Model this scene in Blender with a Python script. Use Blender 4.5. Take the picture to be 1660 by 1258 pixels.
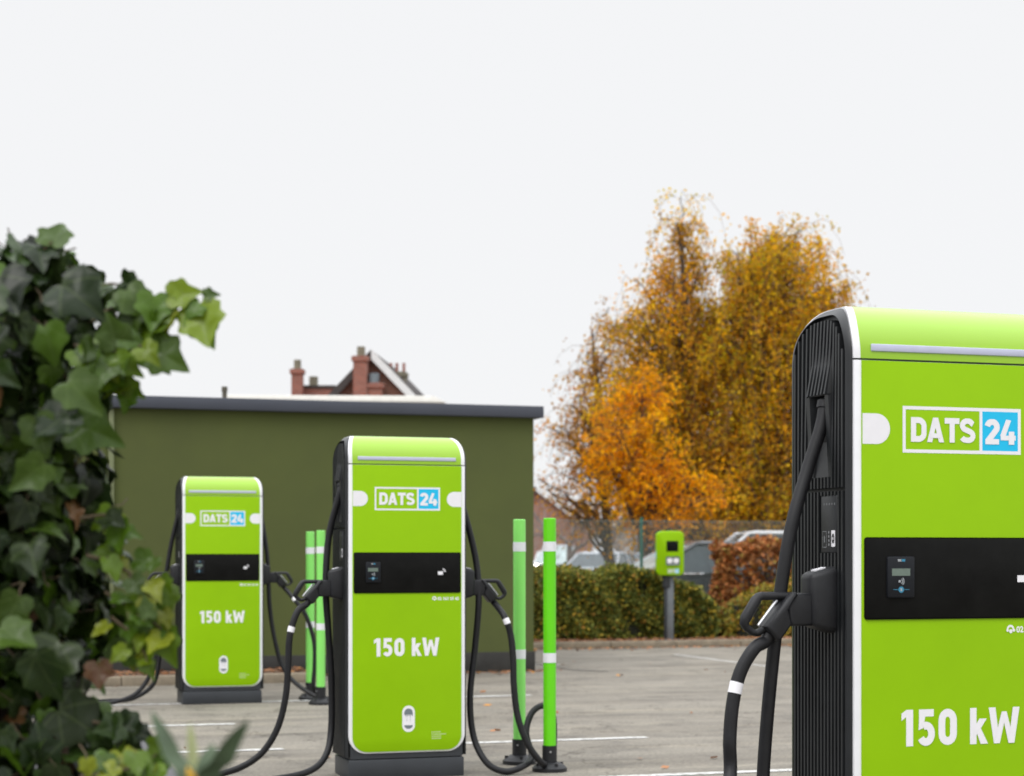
import bpy, bmesh, math, random
import numpy as np
from mathutils import Vector, Matrix
for o in list(bpy.data.objects): bpy.data.objects.remove(o)
SC = bpy.context.scene
COL = SC.collection
R = math.radians
random.seed(7)
rng = np.random.default_rng(11)

# ------------------------------------------------------------------ camera
FPX, CX, HY, CH = 3000.0, 830.0, 903.0, 1.29        # focal length (photo px), centre, horizon row, eye height
cam = bpy.data.cameras.new('camera'); camo = bpy.data.objects.new('camera', cam); COL.objects.link(camo)
camo.location = (0, 0, CH); camo.rotation_euler = (R(90), 0, 0)
cam.sensor_width = 36; cam.lens = 36 * FPX / 1660
cam.shift_y = (HY - 629) / 1660
cam.clip_start = .05; cam.clip_end = 3000
cam.dof.use_dof = True; cam.dof.focus_distance = 6.6; cam.dof.aperture_fstop = 4.2
SC.camera = camo
# ------------------------------------------------------------------ world, sun, exposure
w = bpy.data.worlds.new('World'); SC.world = w; w.use_nodes = True
nt = w.node_tree; nt.nodes.clear()
out = nt.nodes.new('ShaderNodeOutputWorld'); bg = nt.nodes.new('ShaderNodeBackground')
sky = nt.nodes.new('ShaderNodeTexSky'); sky.sky_type = 'NISHITA'; sky.sun_disc = False
sky.sun_elevation = R(48); sky.sun_rotation = R(215)
tc = nt.nodes.new('ShaderNodeTexCoord'); sx = nt.nodes.new('ShaderNodeSeparateXYZ')
rp = nt.nodes.new('ShaderNodeValToRGB')
e = rp.color_ramp.elements
e[0].position = 0.0; e[0].color = (.925, .93, .942, 1)
e[1].position = 1.0; e[1].color = (2.7, 2.75, 2.85, 1)
m = e.new(.30); m.color = (.925, .93, .942, 1)
m = e.new(.62); m.color = (1.9, 1.93, 1.98, 1)
mul = nt.nodes.new('ShaderNodeVectorMath'); mul.operation = 'SCALE'; mul.inputs['Scale'].default_value = 10.0
mx = nt.nodes.new('ShaderNodeMix'); mx.data_type = 'RGBA'; mx.inputs[0].default_value = .97
nt.links.new(tc.outputs['Generated'], sx.inputs[0]); nt.links.new(sx.outputs['Z'], rp.inputs[0])
nt.links.new(rp.outputs[0], mul.inputs[0])
nt.links.new(sky.outputs[0], mx.inputs[6]); nt.links.new(mul.outputs[0], mx.inputs[7])
nt.links.new(mx.outputs[2], bg.inputs[0]); bg.inputs[1].default_value = .1
nt.links.new(bg.outputs[0], out.inputs[0])
sl = bpy.data.lights.new('sun', 'SUN'); sl.energy = 1.1; sl.angle = R(22); sl.color = (1, .97, .93)
so = bpy.data.objects.new('sun', sl); COL.objects.link(so)
so.rotation_euler = Vector((-.45, -.62, .95)).to_track_quat('Z', 'Y').to_euler()
SC.view_settings.view_transform = 'Standard'; SC.view_settings.look = 'None'
SC.view_settings.exposure = 0; SC.view_settings.gamma = 1
SC.render.resolution_x = 1024; SC.render.resolution_y = 776

# ------------------------------------------------------------------ helpers
TH = R(18); CT, ST = math.cos(TH), math.sin(TH)
def W2(u, v, z=0.0): return Vector((u*CT - v*ST, u*ST + v*CT, z))          # car-park axes -> world
def pt(px, py, Y): return Vector(((px-CX)/FPX*Y, Y, CH + (HY-py)/FPX*Y))
def gy(py, z=0.0): return FPX*(CH-z)/(py-HY)
def uv_of(p): return (p.x*CT + p.y*ST, -p.x*ST + p.y*CT)

def tag(o, label=None, cat=None, group=None, kind=None):
    if label: o['label'] = label
    if cat: o['category'] = cat
    if group: o['group'] = group
    if kind: o['kind'] = kind
    return o
def thing(name, label, cat, loc=(0, 0, 0), rz=0.0, group=None):
    o = bpy.data.objects.new(name, None); COL.objects.link(o); o.location = loc; o.rotation_euler = (0, 0, rz)
    o.empty_display_size = .2
    return tag(o, label, cat, group)
def link(name, me, mat, parent=None):
    o = bpy.data.objects.new(name, me); COL.objects.link(o)
    if mat is not None:
        for mm in (mat if isinstance(mat, (list, tuple)) else [mat]): me.materials.append(mm)
    if parent: o.parent = parent
    return o
def npmesh(name, V, F, mats=None, parent=None, tint=None, mi=None, uv=None, smooth=False):
    """V (n,3), F (m,k) constant k; tint per face rgb"""
    V = np.asarray(V, dtype=np.float32); F = np.asarray(F, dtype=np.int32)
    me = bpy.data.meshes.new(name); n, k = F.shape
    me.vertices.add(len(V)); me.vertices.foreach_set('co', V.ravel())
    me.loops.add(n*k); me.loops.foreach_set('vertex_index', F.ravel())
    me.polygons.add(n); me.polygons.foreach_set('loop_start', np.arange(0, n*k, k, dtype=np.int32))
    me.polygons.foreach_set('loop_total', np.full(n, k, dtype=np.int32))
    if tint is not None:
        a = me.attributes.new('tint', 'FLOAT_COLOR', 'FACE')
        a.data.foreach_set('color', np.concatenate([np.asarray(tint, dtype=np.float32), np.ones((n, 1), dtype=np.float32)], 1).ravel())
    if uv is not None:
        a = me.attributes.new('leafco', 'FLOAT_VECTOR', 'POINT')
        a.data.foreach_set('vector', np.asarray(uv, dtype=np.float32).ravel())
    if mi is not None: me.polygons.foreach_set('material_index', np.asarray(mi, dtype=np.int32))
    me.update(calc_edges=True); me.validate()
    if smooth: me.polygons.foreach_set('use_smooth', [True]*len(me.polygons))
    return link(name, me, mats, parent)

class MB:
    def __init__(s): s.bm = bmesh.new()
    def box(s, x0, x1, y0, y1, z0, z1, bev=0.0, seg=2):
        r = bmesh.ops.create_cube(s.bm, size=1.0)['verts']
        for v in r: v.co = Vector(((x0+x1)/2 + v.co.x*(x1-x0), (y0+y1)/2 + v.co.y*(y1-y0), (z0+z1)/2 + v.co.z*(z1-z0)))
        if bev:
            ed = list({e for v in r for e in v.link_edges})
            bmesh.ops.bevel(s.bm, geom=ed, offset=bev, segments=seg, affect='EDGES', profile=.5)
        return s
    def hexa(s, P, bev=0.0):     # 8 points: bottom 4 ccw, top 4 ccw
        v = [s.bm.verts.new(Vector(p)) for p in P]
        fs = [s.bm.faces.new([v[i] for i in q]) for q in ((3, 2, 1, 0), (4, 5, 6, 7), (0, 1, 5, 4), (1, 2, 6, 5), (2, 3, 7, 6), (3, 0, 4, 7))]
        if bev:
            ed = list({e for f in fs for e in f.edges})
            bmesh.ops.bevel(s.bm, geom=ed, offset=bev, segments=2, affect='EDGES', profile=.5)
        return s
    def prism(s, poly, f0, f1, bev=0.0):      # poly: 2D points; f0/f1 map (a,b)->3D for the two ends
        a = [s.bm.verts.new(Vector(f0(*p))) for p in poly]; b = [s.bm.verts.new(Vector(f1(*p))) for p in poly]
        n = len(poly); fs = []
        fs.append(s.bm.faces.new(a)); fb = s.bm.faces.new(b[::-1]); fs.append(fb)
        for i in range(n):
            j = (i+1) % n; s.bm.faces.new((a[j], a[i], b[i], b[j]))
        bmesh.ops.recalc_face_normals(s.bm, faces=list({f for v in a+b for f in v.link_faces}))
        if bev:
            ed = list(fs[0].edges) + list(fb.edges)
            bmesh.ops.bevel(s.bm, geom=ed, offset=bev, segments=2, affect='EDGES', profile=.5)
        return s
    def tube(s, pts, rad, sides=10, cap=True):
        pts = [Vector(p) for p in pts]; n = len(pts)
        rad = rad if isinstance(rad, (list, tuple)) else [rad]*n
        T = [(pts[min(i+1, n-1)] - pts[max(i-1, 0)]).normalized() for i in range(n)]
        up = Vector((0, 0, 1)) if abs(T[0].z) < .9 else Vector((1, 0, 0))
        nv = T[0].cross(up).normalized(); rings = []
        for i in range(n):
            nv = (nv - T[i]*nv.dot(T[i])).normalized(); bv = T[i].cross(nv)
            rings.append([s.bm.verts.new(pts[i] + (nv*math.cos(a) + bv*math.sin(a))*rad[i]) for a in [2*math.pi*k/sides for k in range(sides)]])
        for i in range(n-1):
            for k in range(sides):
                f = s.bm.faces.new((rings[i][k], rings[i][(k+1) % sides], rings[i+1][(k+1) % sides], rings[i+1][k])); f.smooth = True
        if cap:
            s.bm.faces.new(rings[0][::-1]); s.bm.faces.new(rings[-1])
        return s
    def poly(s, P):
        s.bm.faces.new([s.bm.verts.new(Vector(p)) for p in P]); return s
    def mesh(s, name, smooth=None):
        me = bpy.data.meshes.new(name)
        bmesh.ops.recalc_face_normals(s.bm, faces=s.bm.faces)
        s.bm.to_mesh(me); s.bm.free()
        if smooth is not None: me.polygons.foreach_set('use_smooth', [True]*len(me.polygons)); me.set_sharp_from_angle(angle=R(smooth))
        else: me.set_sharp_from_angle(angle=R(55))
        return me
    def build(s, name, mat, parent=None, smooth=None): return link(name, s.mesh(name, smooth), mat, parent)

def crom(P, n=8):
    P = [Vector(p) for p in P]; Q = [P[0]*2-P[1]] + P + [P[-1]*2-P[-2]]; out = []
    for i in range(1, len(Q)-2):
        a, b, c, d = Q[i-1:i+3]
        for k in range(n):
            t = k/n; out.append(.5*((2*b) + (c-a)*t + (2*a-5*b+4*c-d)*t*t + (3*b-a-3*c+d)*t**3))
    out.append(P[-1]); return out

# ------------------------------------------------------------------ materials
MATS = {}
def mat(name, col, rough=.5, metal=0.0, var=.0, scale=8.0, bump=0.0, bscale=60.0, coat=0.0, spec=.5, emis=None, es=0.0, var2=None, dirt=None):
    if name in MATS: return MATS[name]
    m_ = bpy.data.materials.new(name); m_.use_nodes = True; t = m_.node_tree; b = t.nodes['Principled BSDF']
    b.inputs['Base Color'].default_value = (*col, 1); b.inputs['Roughness'].default_value = rough
    b.inputs['Metallic'].default_value = metal; b.inputs['Coat Weight'].default_value = coat; b.inputs['Coat Roughness'].default_value = .12
    b.inputs['Specular IOR Level'].default_value = spec
    if emis: b.inputs['Emission Color'].default_value = (*emis, 1); b.inputs['Emission Strength'].default_value = es
    tcn = t.nodes.new('ShaderNodeTexCoord')
    if var or dirt:
        nz = t.nodes.new('ShaderNodeTexNoise'); nz.inputs['Scale'].default_value = scale; nz.inputs['Detail'].default_value = 6
        nz.inputs['Roughness'].default_value = .65
        t.links.new(tcn.outputs['Object'], nz.inputs['Vector'])
        r = t.nodes.new('ShaderNodeValToRGB'); c2 = dirt or var2 or tuple(c*(1-var) for c in col); c3 = tuple(min(1, c*(1+var)) for c in col)
        r.color_ramp.elements[0].position = .3; r.color_ramp.elements[1].position = .7
        r.color_ramp.elements[0].color = (*c2, 1); r.color_ramp.elements[1].color = (*c3, 1)
        t.links.new(nz.outputs['Fac'], r.inputs[0]); t.links.new(r.outputs[0], b.inputs['Base Color'])
        mr = t.nodes.new('ShaderNodeMapRange'); mr.inputs[3].default_value = max(0, rough-.08); mr.inputs[4].default_value = min(1, rough+.1)
        t.links.new(nz.outputs['Fac'], mr.inputs[0]); t.links.new(mr.outputs[0], b.inputs['Roughness'])
    if bump:
        n2 = t.nodes.new('ShaderNodeTexNoise'); n2.inputs['Scale'].default_value = bscale; n2.inputs['Detail'].default_value = 4
        t.links.new(tcn.outputs['Object'], n2.inputs['Vector'])
        bp = t.nodes.new('ShaderNodeBump'); bp.inputs['Strength'].default_value = bump; bp.inputs['Distance'].default_value = .01
        t.links.new(n2.outputs['Fac'], bp.inputs['Height']); t.links.new(bp.outputs[0], b.inputs['Normal'])
    MATS[name] = m_; return m_

def leaf_mat(name, rough=.45, trans=.35, veins=False, spec=.5):
    if name in MATS: return MATS[name]
    m_ = bpy.data.materials.new(name); m_.use_nodes = True; t = m_.node_tree; b = t.nodes['Principled BSDF']
    at = t.nodes.new('ShaderNodeAttribute'); at.attribute_name = 'tint'
    src = at.outputs['Color']
    if veins:
        lc = t.nodes.new('ShaderNodeAttribute'); lc.attribute_name = 'leafco'
        s3 = t.nodes.new('ShaderNodeSeparateXYZ'); t.links.new(lc.outputs['Vector'], s3.inputs[0])
        def M(op, a, b_=None, v=None):
            n_ = t.nodes.new('ShaderNodeMath'); n_.operation = op
            t.links.new(a, n_.inputs[0])
            if b_ is not None: t.links.new(b_, n_.inputs[1])
            if v is not None: n_.inputs[1].default_value = v
            return n_.outputs[0]
        y2 = M('ADD', s3.outputs['Y'], v=.02)
        ang = M('ARCTAN2', s3.outputs['X'], y2)
        sn = M('ABSOLUTE', M('SINE', M('MULTIPLY', ang, v=4.0)))
        rr = M('SQRT', M('ADD', M('MULTIPLY', s3.outputs['X'], s3.outputs['X']), M('MULTIPLY', s3.outputs['Y'], s3.outputs['Y'])))
        dd = M('MULTIPLY', sn, rr)
        msk = t.nodes.new('ShaderNodeMapRange'); msk.inputs[1].default_value = .03; msk.inputs[2].default_value = .11; msk.inputs[3].default_value = .13; msk.inputs[4].default_value = 0
        t.links.new(dd, msk.inputs[0])
        mixn = t.nodes.new('ShaderNodeMix'); mixn.data_type = 'RGBA'; t.links.new(msk.outputs[0], mixn.inputs[0])
        t.links.new(src, mixn.inputs[6]); mixn.inputs[7].default_value = (.19, .26, .09, 1); src = mixn.outputs[2]
    tcn = t.nodes.new('ShaderNodeTexCoord'); nz = t.nodes.new('ShaderNodeTexNoise'); nz.inputs['Scale'].default_value = 30; nz.inputs['Detail'].default_value = 3
    t.links.new(tcn.outputs['Object'], nz.inputs['Vector'])
    mr = t.nodes.new('ShaderNodeMapRange'); mr.inputs[3].default_value = .7; mr.inputs[4].default_value = 1.3; t.links.new(nz.outputs['Fac'], mr.inputs[0])
    vm = t.nodes.new('ShaderNodeVectorMath'); vm.operation = 'SCALE'; t.links.new(src, vm.inputs[0]); t.links.new(mr.outputs[0], vm.inputs['Scale'])
    t.links.new(vm.outputs[0], b.inputs['Base Color']); b.inputs['Roughness'].default_value = rough; b.inputs['Specular IOR Level'].default_value = spec
    tr = t.nodes.new('ShaderNodeBsdfTranslucent'); t.links.new(vm.outputs[0], tr.inputs[0])
    ms = t.nodes.new('ShaderNodeMixShader'); ms.inputs[0].default_value = trans
    t.links.new(b.outputs[0], ms.inputs[1]); t.links.new(tr.outputs[0], ms.inputs[2])
    t.links.new(ms.outputs[0], t.nodes['Material Output'].inputs[0])
    MATS[name] = m_; return m_

LIME = mat('lime_paint', (.258, .490, .0005), .42, var=.06, scale=1.3, spec=.16)
LIMEG = mat('glossy_lime_paint', (.275, .50, .004), .3, var=.03, scale=1.6, coat=.5)
WHITE = mat('white_paint', (.80, .80, .82), .4, var=.03, scale=12)
VINYL = mat('white_vinyl', (.82, .81, .84), .45, var=.02, scale=30)
BLUE = mat('blue_vinyl', (.0, .50, .82), .4, var=.03, scale=20)
BLACK = mat('black_glass', (.0075, .0075, .007), .4, var=.3, scale=9, spec=.08)
DARK = mat('charcoal_metal', (.030, .034, .040), .45, var=.15, scale=6, bump=.05, bscale=400)
RIBM = mat('ribbed_black_plastic', (.012, .0135, .015), .40, var=.2, scale=12, bump=.08, bscale=500)
VOID = mat('recess_black', (.004, .004, .004), .8, var=.1)
PLUG = mat('plug_plastic', (.011, .0115, .0135), .46, var=.2, scale=30, bump=.15, bscale=900, spec=.4)
RUBBER = mat('cable_rubber', (.010, .010, .0115), .5, var=.25, scale=25, bump=.1, bscale=300, spec=.35)
STRIP = mat('light_strip_lens', (.50, .52, .66), .35, var=.04, scale=20)
GREYV = mat('grey_vinyl', (.16, .19, .21), .5, var=.1)
DIMB = mat('reader_blue_print', (.03, .22, .36), .5, var=.05)
DIMW = mat('reader_grey_print', (.34, .36, .38), .5, var=.05)
LCD = mat('reader_screen', (.135, .18, .15), .3, var=.1, scale=60)
SILVER = mat('silver_metal', (.55, .56, .58), .3, metal=.8, var=.1)

# ------------------------------------------------------------------ lettering (constant-stroke bold sans)
def stroke(path, wd, closed=False):
    P = [Vector((p[0], p[1])) for p in path]; n = len(P); L, Rr = [], []
    for i in range(n):
        if closed: a, b, c = P[i-1], P[i], P[(i+1) % n]
        else: a, b, c = P[max(i-1, 0)], P[i], P[min(i+1, n-1)]
        d1 = (b-a).normalized() if (b-a).length > 1e-9 else (c-b).normalized()
        d2 = (c-b).normalized() if (c-b).length > 1e-9 else d1
        n1 = Vector((-d1.y, d1.x)); n2 = Vector((-d2.y, d2.x)); mm = (n1+n2).normalized(); k = wd/2/max(.35, mm.dot(n1))
        L.append(b+mm*k); Rr.append(b-mm*k)
    Q = []
    for i in range(n if closed else n-1):
        j = (i+1) % n; Q.append([L[i], L[j], Rr[j], Rr[i]])
    return Q
def arc(cx, cy, rx, ry, a0, a1, n=8): return [(cx+rx*math.cos(R(a0+(a1-a0)*k/n)), cy+ry*math.sin(R(a0+(a1-a0)*k/n))) for k in range(n+1)]
SWD = .235
def glyph(c):
    h = SWD/2; s = SWD
    if c == 'D': return [stroke([(h, h), (.34, h)] + arc(.34, .36, .25, .36-h, -90, 0, 6)[1:] + arc(.34, .64, .25, .36-h, 0, 90, 6) + [(h, 1-h)], s, True)], .70
    if c == 'A': return [[[(0, 0), (.23, 0), (.50, 1), (.27, 1)]], [[(.77-.23, 0), (.77, 0), (.50, 1), (.27, 1)]], [[(.16, .17), (.61, .17), (.61, .36), (.16, .36)]]], .77
    if c == 'T': return [[[(0, 1-s), (.68, 1-s), (.68, 1), (0, 1)]], [[(.34-h, 0), (.34+h, 0), (.34+h, 1-s), (.34-h, 1-s)]]], .68
    if c == 'S': return [stroke([(.60, .76)] + arc(.34, .71, .235, .185, 25, 90, 5) + arc(.33, .71, .225, .185, 90, 235, 8) + [(.36, .50)] + arc(.36, .29, .235, .185, 55, -90, 8) + arc(.33, .29, .27, .185, -90, -155, 5), s*.97)], .68
    if c == '2': return [stroke(arc(.31, .68, .205, .215, 170, -25, 10) + [(.12, h)], s), [[(.02, 0), (.60, 0), (.60, s*.9), (.02, s*.9)]]], .62
    if c == '4': return [stroke([(.36, 1), (.10, .30)], s*.95), [[(.02, .17), (.66, .17), (.66, .36), (.02, .36)]], [[(.36, 0), (.36+s, 0), (.36+s, .52), (.36, .52)]]], .66
    if c == '1': return [[[(.12, 0), (.34, 0), (.34, 1), (.12, 1)]], [[(-.03, .70), (.12, .80), (.13, 1), (-.03, .90)]]], .34
    if c == '5': return [[[(.06, .80), (.53, .80), (.53, 1), (.06, 1)]], [[(.045, .43), (.20, .49), (.26, .82), (.06, .82)]], stroke(arc(.275, .33, .18, .225, 118, -150, 20), s*.9)], .56
    if c == '0': return [stroke(arc(.29, .69, .185, .2, 0, 180, 8) + arc(.29, .31, .185, .2, 180, 360, 8), s*.92, True)], .58
    if c == 'k': return [[[(0, 0), (.21, 0), (.21, 1), (0, 1)]], [[(.12, .18), (.24, .28), (.54, .70), (.30, .70), (.12, .44)]], [[(.20, .34), (.32, .48), (.58, 0), (.34, 0)]]], .57
    if c == 'W': return [[[(-.09,1),(.13,1),(.27,0),(.08,0)]], [[(.08,0),(.27,0),(.49,.88),(.33,.88)]], [[(.33,.88),(.49,.88),(.74,0),(.55,0)]], [[(.55,0),(.74,0),(.91,1),(.69,1)]]], .91
    return [], .18
def text_quads(txt, x0, x1, z0, z1, y, gap=.07):
    """quads fitting box x0..x1, z0..z1 on plane y (front faces -y)"""
    gs = [glyph(c) for c in txt]; tot = sum(g[1] for g in gs) + gap*(len(txt)-1)
    sx_, sz = (x1-x0)/tot, z1-z0; cur = 0; Q = []
    for g, wdt in gs:
        for li, layer in enumerate(g):
            for q in layer:
                Q.append([(x0+(cur+p[0])*sx_, y-.0004*li, z0+min(1, max(0, p[1]))*sz) for p in q])
        cur += wdt+gap
    return Q
def decal(name, quads, m_, parent):
    b = MB()
    for q in quads: b.poly(q)
    me = bpy.data.meshes.new(name); b.bm.to_mesh(me); b.bm.free()
    # make sure normals face -y
    return link(name, me, m_, parent)
def rectq(x0, x1, z0, z1, y): return [(x0, y, z0), (x1, y, z0), (x1, y, z1), (x0, y, z1)]
def disc(cx, cz, r, y, n=20, a0=0, a1=360, rz=None):
    rz = rz or r; return [(cx+r*math.cos(R(a0+(a1-a0)*k/n)), y, cz+rz*math.sin(R(a0+(a1-a0)*k/n))) for k in range(n + (0 if a1-a0 == 360 else 1))]
def font_mesh(name, txt, size, m_, parent, loc, bold=.0):
    cu = bpy.data.curves.new('tmp', 'FONT'); cu.body = txt; cu.size = size; cu.offset = bold; cu.resolution_u = 3
    o = bpy.data.objects.new('tmp', cu); COL.objects.link(o)
    bpy.context.view_layer.update()
    dg = bpy.context.evaluated_depsgraph_get(); me = bpy.data.meshes.new_from_object(o.evaluated_get(dg))
    COL.objects.unlink(o); bpy.data.objects.remove(o); me.materials.clear()
    for v in me.vertices: v.co = Vector((v.co.x+loc[0], loc[1], v.co.y+loc[2]))
    me.name = name
    return link(name, me, m_, parent)
def logo(parent, x0, x1, z0, z1, y):
    """white frame, green and blue fields, DATS 24"""
    wd = x1-x0; fr = wd*.025; xm = x0 + wd*.645
    lg = decal('logo', [rectq(x0, x1, z0, z0+fr, y), rectq(x0, x1, z1-fr, z1, y), rectq(x0, x0+fr, z0+fr, z1-fr, y), rectq(x1-fr, x1, z0+fr, z1-fr, y), rectq(xm, xm+fr, z0+fr, z1-fr, y)], VINYL, parent)
    decal('blue_field', [rectq(xm+fr, x1-fr, z0+fr, z1-fr, y)], BLUE, lg)
    hz = z1-z0
    decal('lettering', text_quads('DATS', x0+wd*.068, x0+wd*.605, z0+hz*.235, z1-hz*.235, y-.0006, .03), VINYL, lg); decal('lettering', text_quads('24', xm+wd*.045, x1-wd*.045, z0+hz*.215, z1-hz*.235, y-.0006, .03), VINYL, lg)
    return lg

# ------------------------------------------------------------------ charging station
CW, CD, CHT, ZS = .70, .38, 2.0, 1.826          # width, depth, height, seam
YF = -CD/2; AR = .16
def archz(y, ins=0.0):
    a = abs(y); r = AR-ins; k = CD/2-AR
    if a <= k: return CHT-ins
    return CHT-AR + math.sqrt(max(0, r*r-(a-k)**2))
def arch_profile(ins, z0, n=12):
    P = [(-(CD/2-ins), z0), (-(CD/2-ins), CHT-AR)]
    r = AR-ins; k = CD/2-AR
    P += [(-k - r*math.cos(R(90*i/n)), CHT-AR + r*math.sin(R(90*i/n))) for i in range(1, n+1)]
    P += [(k + r*math.sin(R(90*i/n)), CHT-AR + r*math.cos(R(90*i/n))) for i in range(0, n+1)]
    P += [(CD/2-ins, z0)]
    return P
def hw(z):       # shoulder rounding of the hood
    return 0 if z < 1.88 else .05*(1-math.sqrt(max(0, 1-((z-1.88)/.1201)**2)))
def arch_strip(x0, x1, ins, z0, thick, sgn0=0, sgn1=0, name='', m_=None, parent=None, n=14):
    """band over the arch between x0 and x1 with thickness; outer edges follow the rounded shoulders"""
    P = arch_profile(ins, z0, n); Pi = arch_profile(ins+thick, z0, n); b = MB(); bm = b.bm; rings = []
    for (y, z), (yi, zi) in zip(P, Pi):
        s = hw(z)
        xa = x0 + s*(1 if x0 < 0 else -1); xb = x1 + s*(1 if x1 < 0 else -1)
        rings.append([bm.verts.new(c) for c in ((xa, y, z), (xb, y, z), (xb, yi, zi), (xa, yi, zi))])
    for a, c in zip(rings[:-1], rings[1:]):
        for k in range(4): bm.faces.new((a[k], a[(k+1) % 4], c[(k+1) % 4], c[k]))
    bm.faces.new(rings[0]); bm.faces.new(rings[-1][::-1])
    return b.build(name, m_, parent, smooth=40)
def rrect_bottom(x, z0, z1, r, n=10):
    return [(-x, z1), *[(-x+r-r*math.cos(R(90*i/n)), z0+r-r*math.sin(R(90*i/n))) for i in range(n+1)], *[(x-r+r*math.sin(R(90*i/n)), z0+r-r*math.cos(R(90*i/n))) for i in range(n+1)], (x, z1)]

def charger(label, loc, cables, pad=0.0):
    t = thing('charging_station', label, 'charging station', loc, TH, 'green 150 kW charging stations standing in a row')
    MB().box(-CW/2+.003, CW/2-.003, YF+.003, CD/2-.003, 0, .112, .004).build('plinth', DARK, t)
    # body core
    b = MB(); b.prism([(y, z) for y, z in arch_profile(.006, .118)], lambda y, z: (-(CW/2-.012)+hw(z), y, z), lambda y, z: ((CW/2-.012)-hw(z), y, z))
    b.build('body', DARK, t)
    MB().box(-CW/2+.02, CW/2-.02, YF+.02, CD/2-.02, .108, .122).build('shadow_gap', VOID, t)
    # hood
    e_ = .022
    hd = arch_strip(-(CW/2-e_), CW/2-e_, -.001, ZS+.006, .012, name='hood', m_=LIMEG, parent=t)
    for sg in (-1, 1):
        x0, x1 = sorted((sg*(CW/2-e_-.001), sg*CW/2)); arch_strip(x0, x1, 0, ZS+.006, .02, name='trim', m_=WHITE, parent=t)
    # light strip (front, just above the seam)
    MB().box(-.295, .295, YF-.0045, YF+.003, 1.853, 1.874, .002).build('light_strip', STRIP, hd)
    # white surround + green front panel
    f = lambda yy: (lambda x, z: (x, yy, z))
    b = MB(); b.prism(rrect_bottom(CW/2, .150, ZS, .105), f(YF+.012), f(YF-.004), .0015); b.build('trim', WHITE, t, smooth=40)
    b = MB(); b.prism(rrect_bottom(CW/2-e_, .158, ZS-.0008, .088), f(YF+.002), f(YF-.009), .001); fp = b.build('front_panel', LIME, t, smooth=40)
    yp = YF-.0095
    for sg in (-1, 1):
        xi = sg*(CW/2-e_-.001); rr = .044
        pts = [(xi, yp, 1.585)] + [(xi-sg*(.045+rr*math.cos(R(a))), yp, 1.629+rr*math.sin(R(a))) for a in range(-90, 91, 12)] + [(xi, yp, 1.673)]
        decal('white_tab', [pts if sg > 0 else pts[::-1]], VINYL, fp)
    logo(fp, -.197, .197, 1.562, 1.697, yp)
    sd = YF-.013
    b = MB(); b.box(-.322, .322, sd, YF-.005, 1.080, 1.317, .008); dp = b.build('display_panel', BLACK, t, smooth=40)
    ys = sd-.0006
    b = MB(); b.box(-.253, -.163, sd-.009, sd+.003, 1.142, 1.262, .006); cr = b.build('card_reader', mat('reader_casing', (.008, .0095, .013), .45, var=.2, scale=40, spec=.25), dp, smooth=40)
    yr = sd-.0095
    decal('screen', [rectq(-.239, -.180, 1.206, 1.227, yr)], LCD, cr)
    decal('maker_mark', [rectq(-.220, -.210, 1.247, 1.254, yr), rectq(-.2095, -.2085, 1.247, 1.254, yr)], DIMW, cr)
    decal('maker_mark', [rectq(-.2075, -.196, 1.247, 1.254, yr)], DIMB, cr)
    decal('contactless_symbol', [disc(-.214, 1.190, .004, yr, 10)] + [stroke_arc for stroke_arc in [[(p[0], yr, p[1]) for p in q] for q in stroke(arc(-.214, 1.19, .009, .009, -50, 50, 5), .0025)+stroke(arc(-.214, 1.19, .014, .014, -45, 45, 5), .0025)]], DIMW, cr)
    decal('button', [disc(-.209, 1.166, .009, yr, 16), rectq(-.235, -.219, 1.1655, 1.167, yr), rectq(-.199, -.183, 1.1655, 1.167, yr)], DIMB, cr)
    decal('button_mark', [rectq(-.212, -.206, 1.162, 1.170, yr-.0004)], DIMW, cr)
    # card symbol
    b = [rectq(.183, .213, 1.186, 1.206, ys)]
    b += [[(p[0], ys, p[1]) for p in q] for q in stroke(arc(.210, 1.203, .012, .012, 0, 85, 5), .0035)+stroke(arc(.210, 1.203, .019, .019, 0, 85, 5), .0035)]
    decal('card_symbol', b, VINYL, dp)
    # helpline
    q = [[(p[0], yp, p[1]) for p in s_] for s_ in stroke(arc(.162, 1.047, .010, .010, -20, 200, 8), .006)]
    q += [disc(.163, 1.041, .006, yp-.0004, 10), disc(.152, 1.044, .0045, yp-.0008, 8), disc(.173, 1.044, .0045, yp-.0012, 8)]
    decal('headset_symbol', q, VINYL, fp)
    font_mesh('phone_number', '02 363 55 45', .0245, VINYL, fp, (.182, yp, 1.038), .0007)
    decal('power_lettering', text_quads('150 kW', -.198, .192, .712, .818, yp, .125), VINYL, fp)
    # capsule emblem
    cap = disc(.006, .385, .038, yp, 14, 0, 180) + disc(.006, .307, .038, yp, 14, 180, 360)
    em = decal('emblem', [cap], VINYL, fp)
    y2 = yp-.0005
    gq = [disc(.006, .380, .026, y2, 14, 0, 180, .026), rectq(-.020, .032, .370, .380, y2), rectq(-.006, -.0045, .330, .368, y2), rectq(.0165, .018, .330, .368, y2)]
    gq += [disc(.006, .309, .026, y2, 12, 180, 360, .022)]
    gq += [rectq(-.014+i*.0132, -.009+i*.0132, .362, .371, y2-.0003) for i in range(4)]
    decal('emblem_drawing', gq, GREYV, em)
    rl = random.Random(3); q = []
    for r_, n_ in enumerate((5, 8, 5, 5)):
        x = .145
        for k in range(n_):
            l = rl.uniform(.006, .013); q.append(rectq(x, x+l, .262-r_*.0125, .2668-r_*.0125, yp)); x += l+.002
    decal('small_print', q, mat('pale_vinyl', (.55, .66, .33), .5, var=.05), fp)
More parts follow.
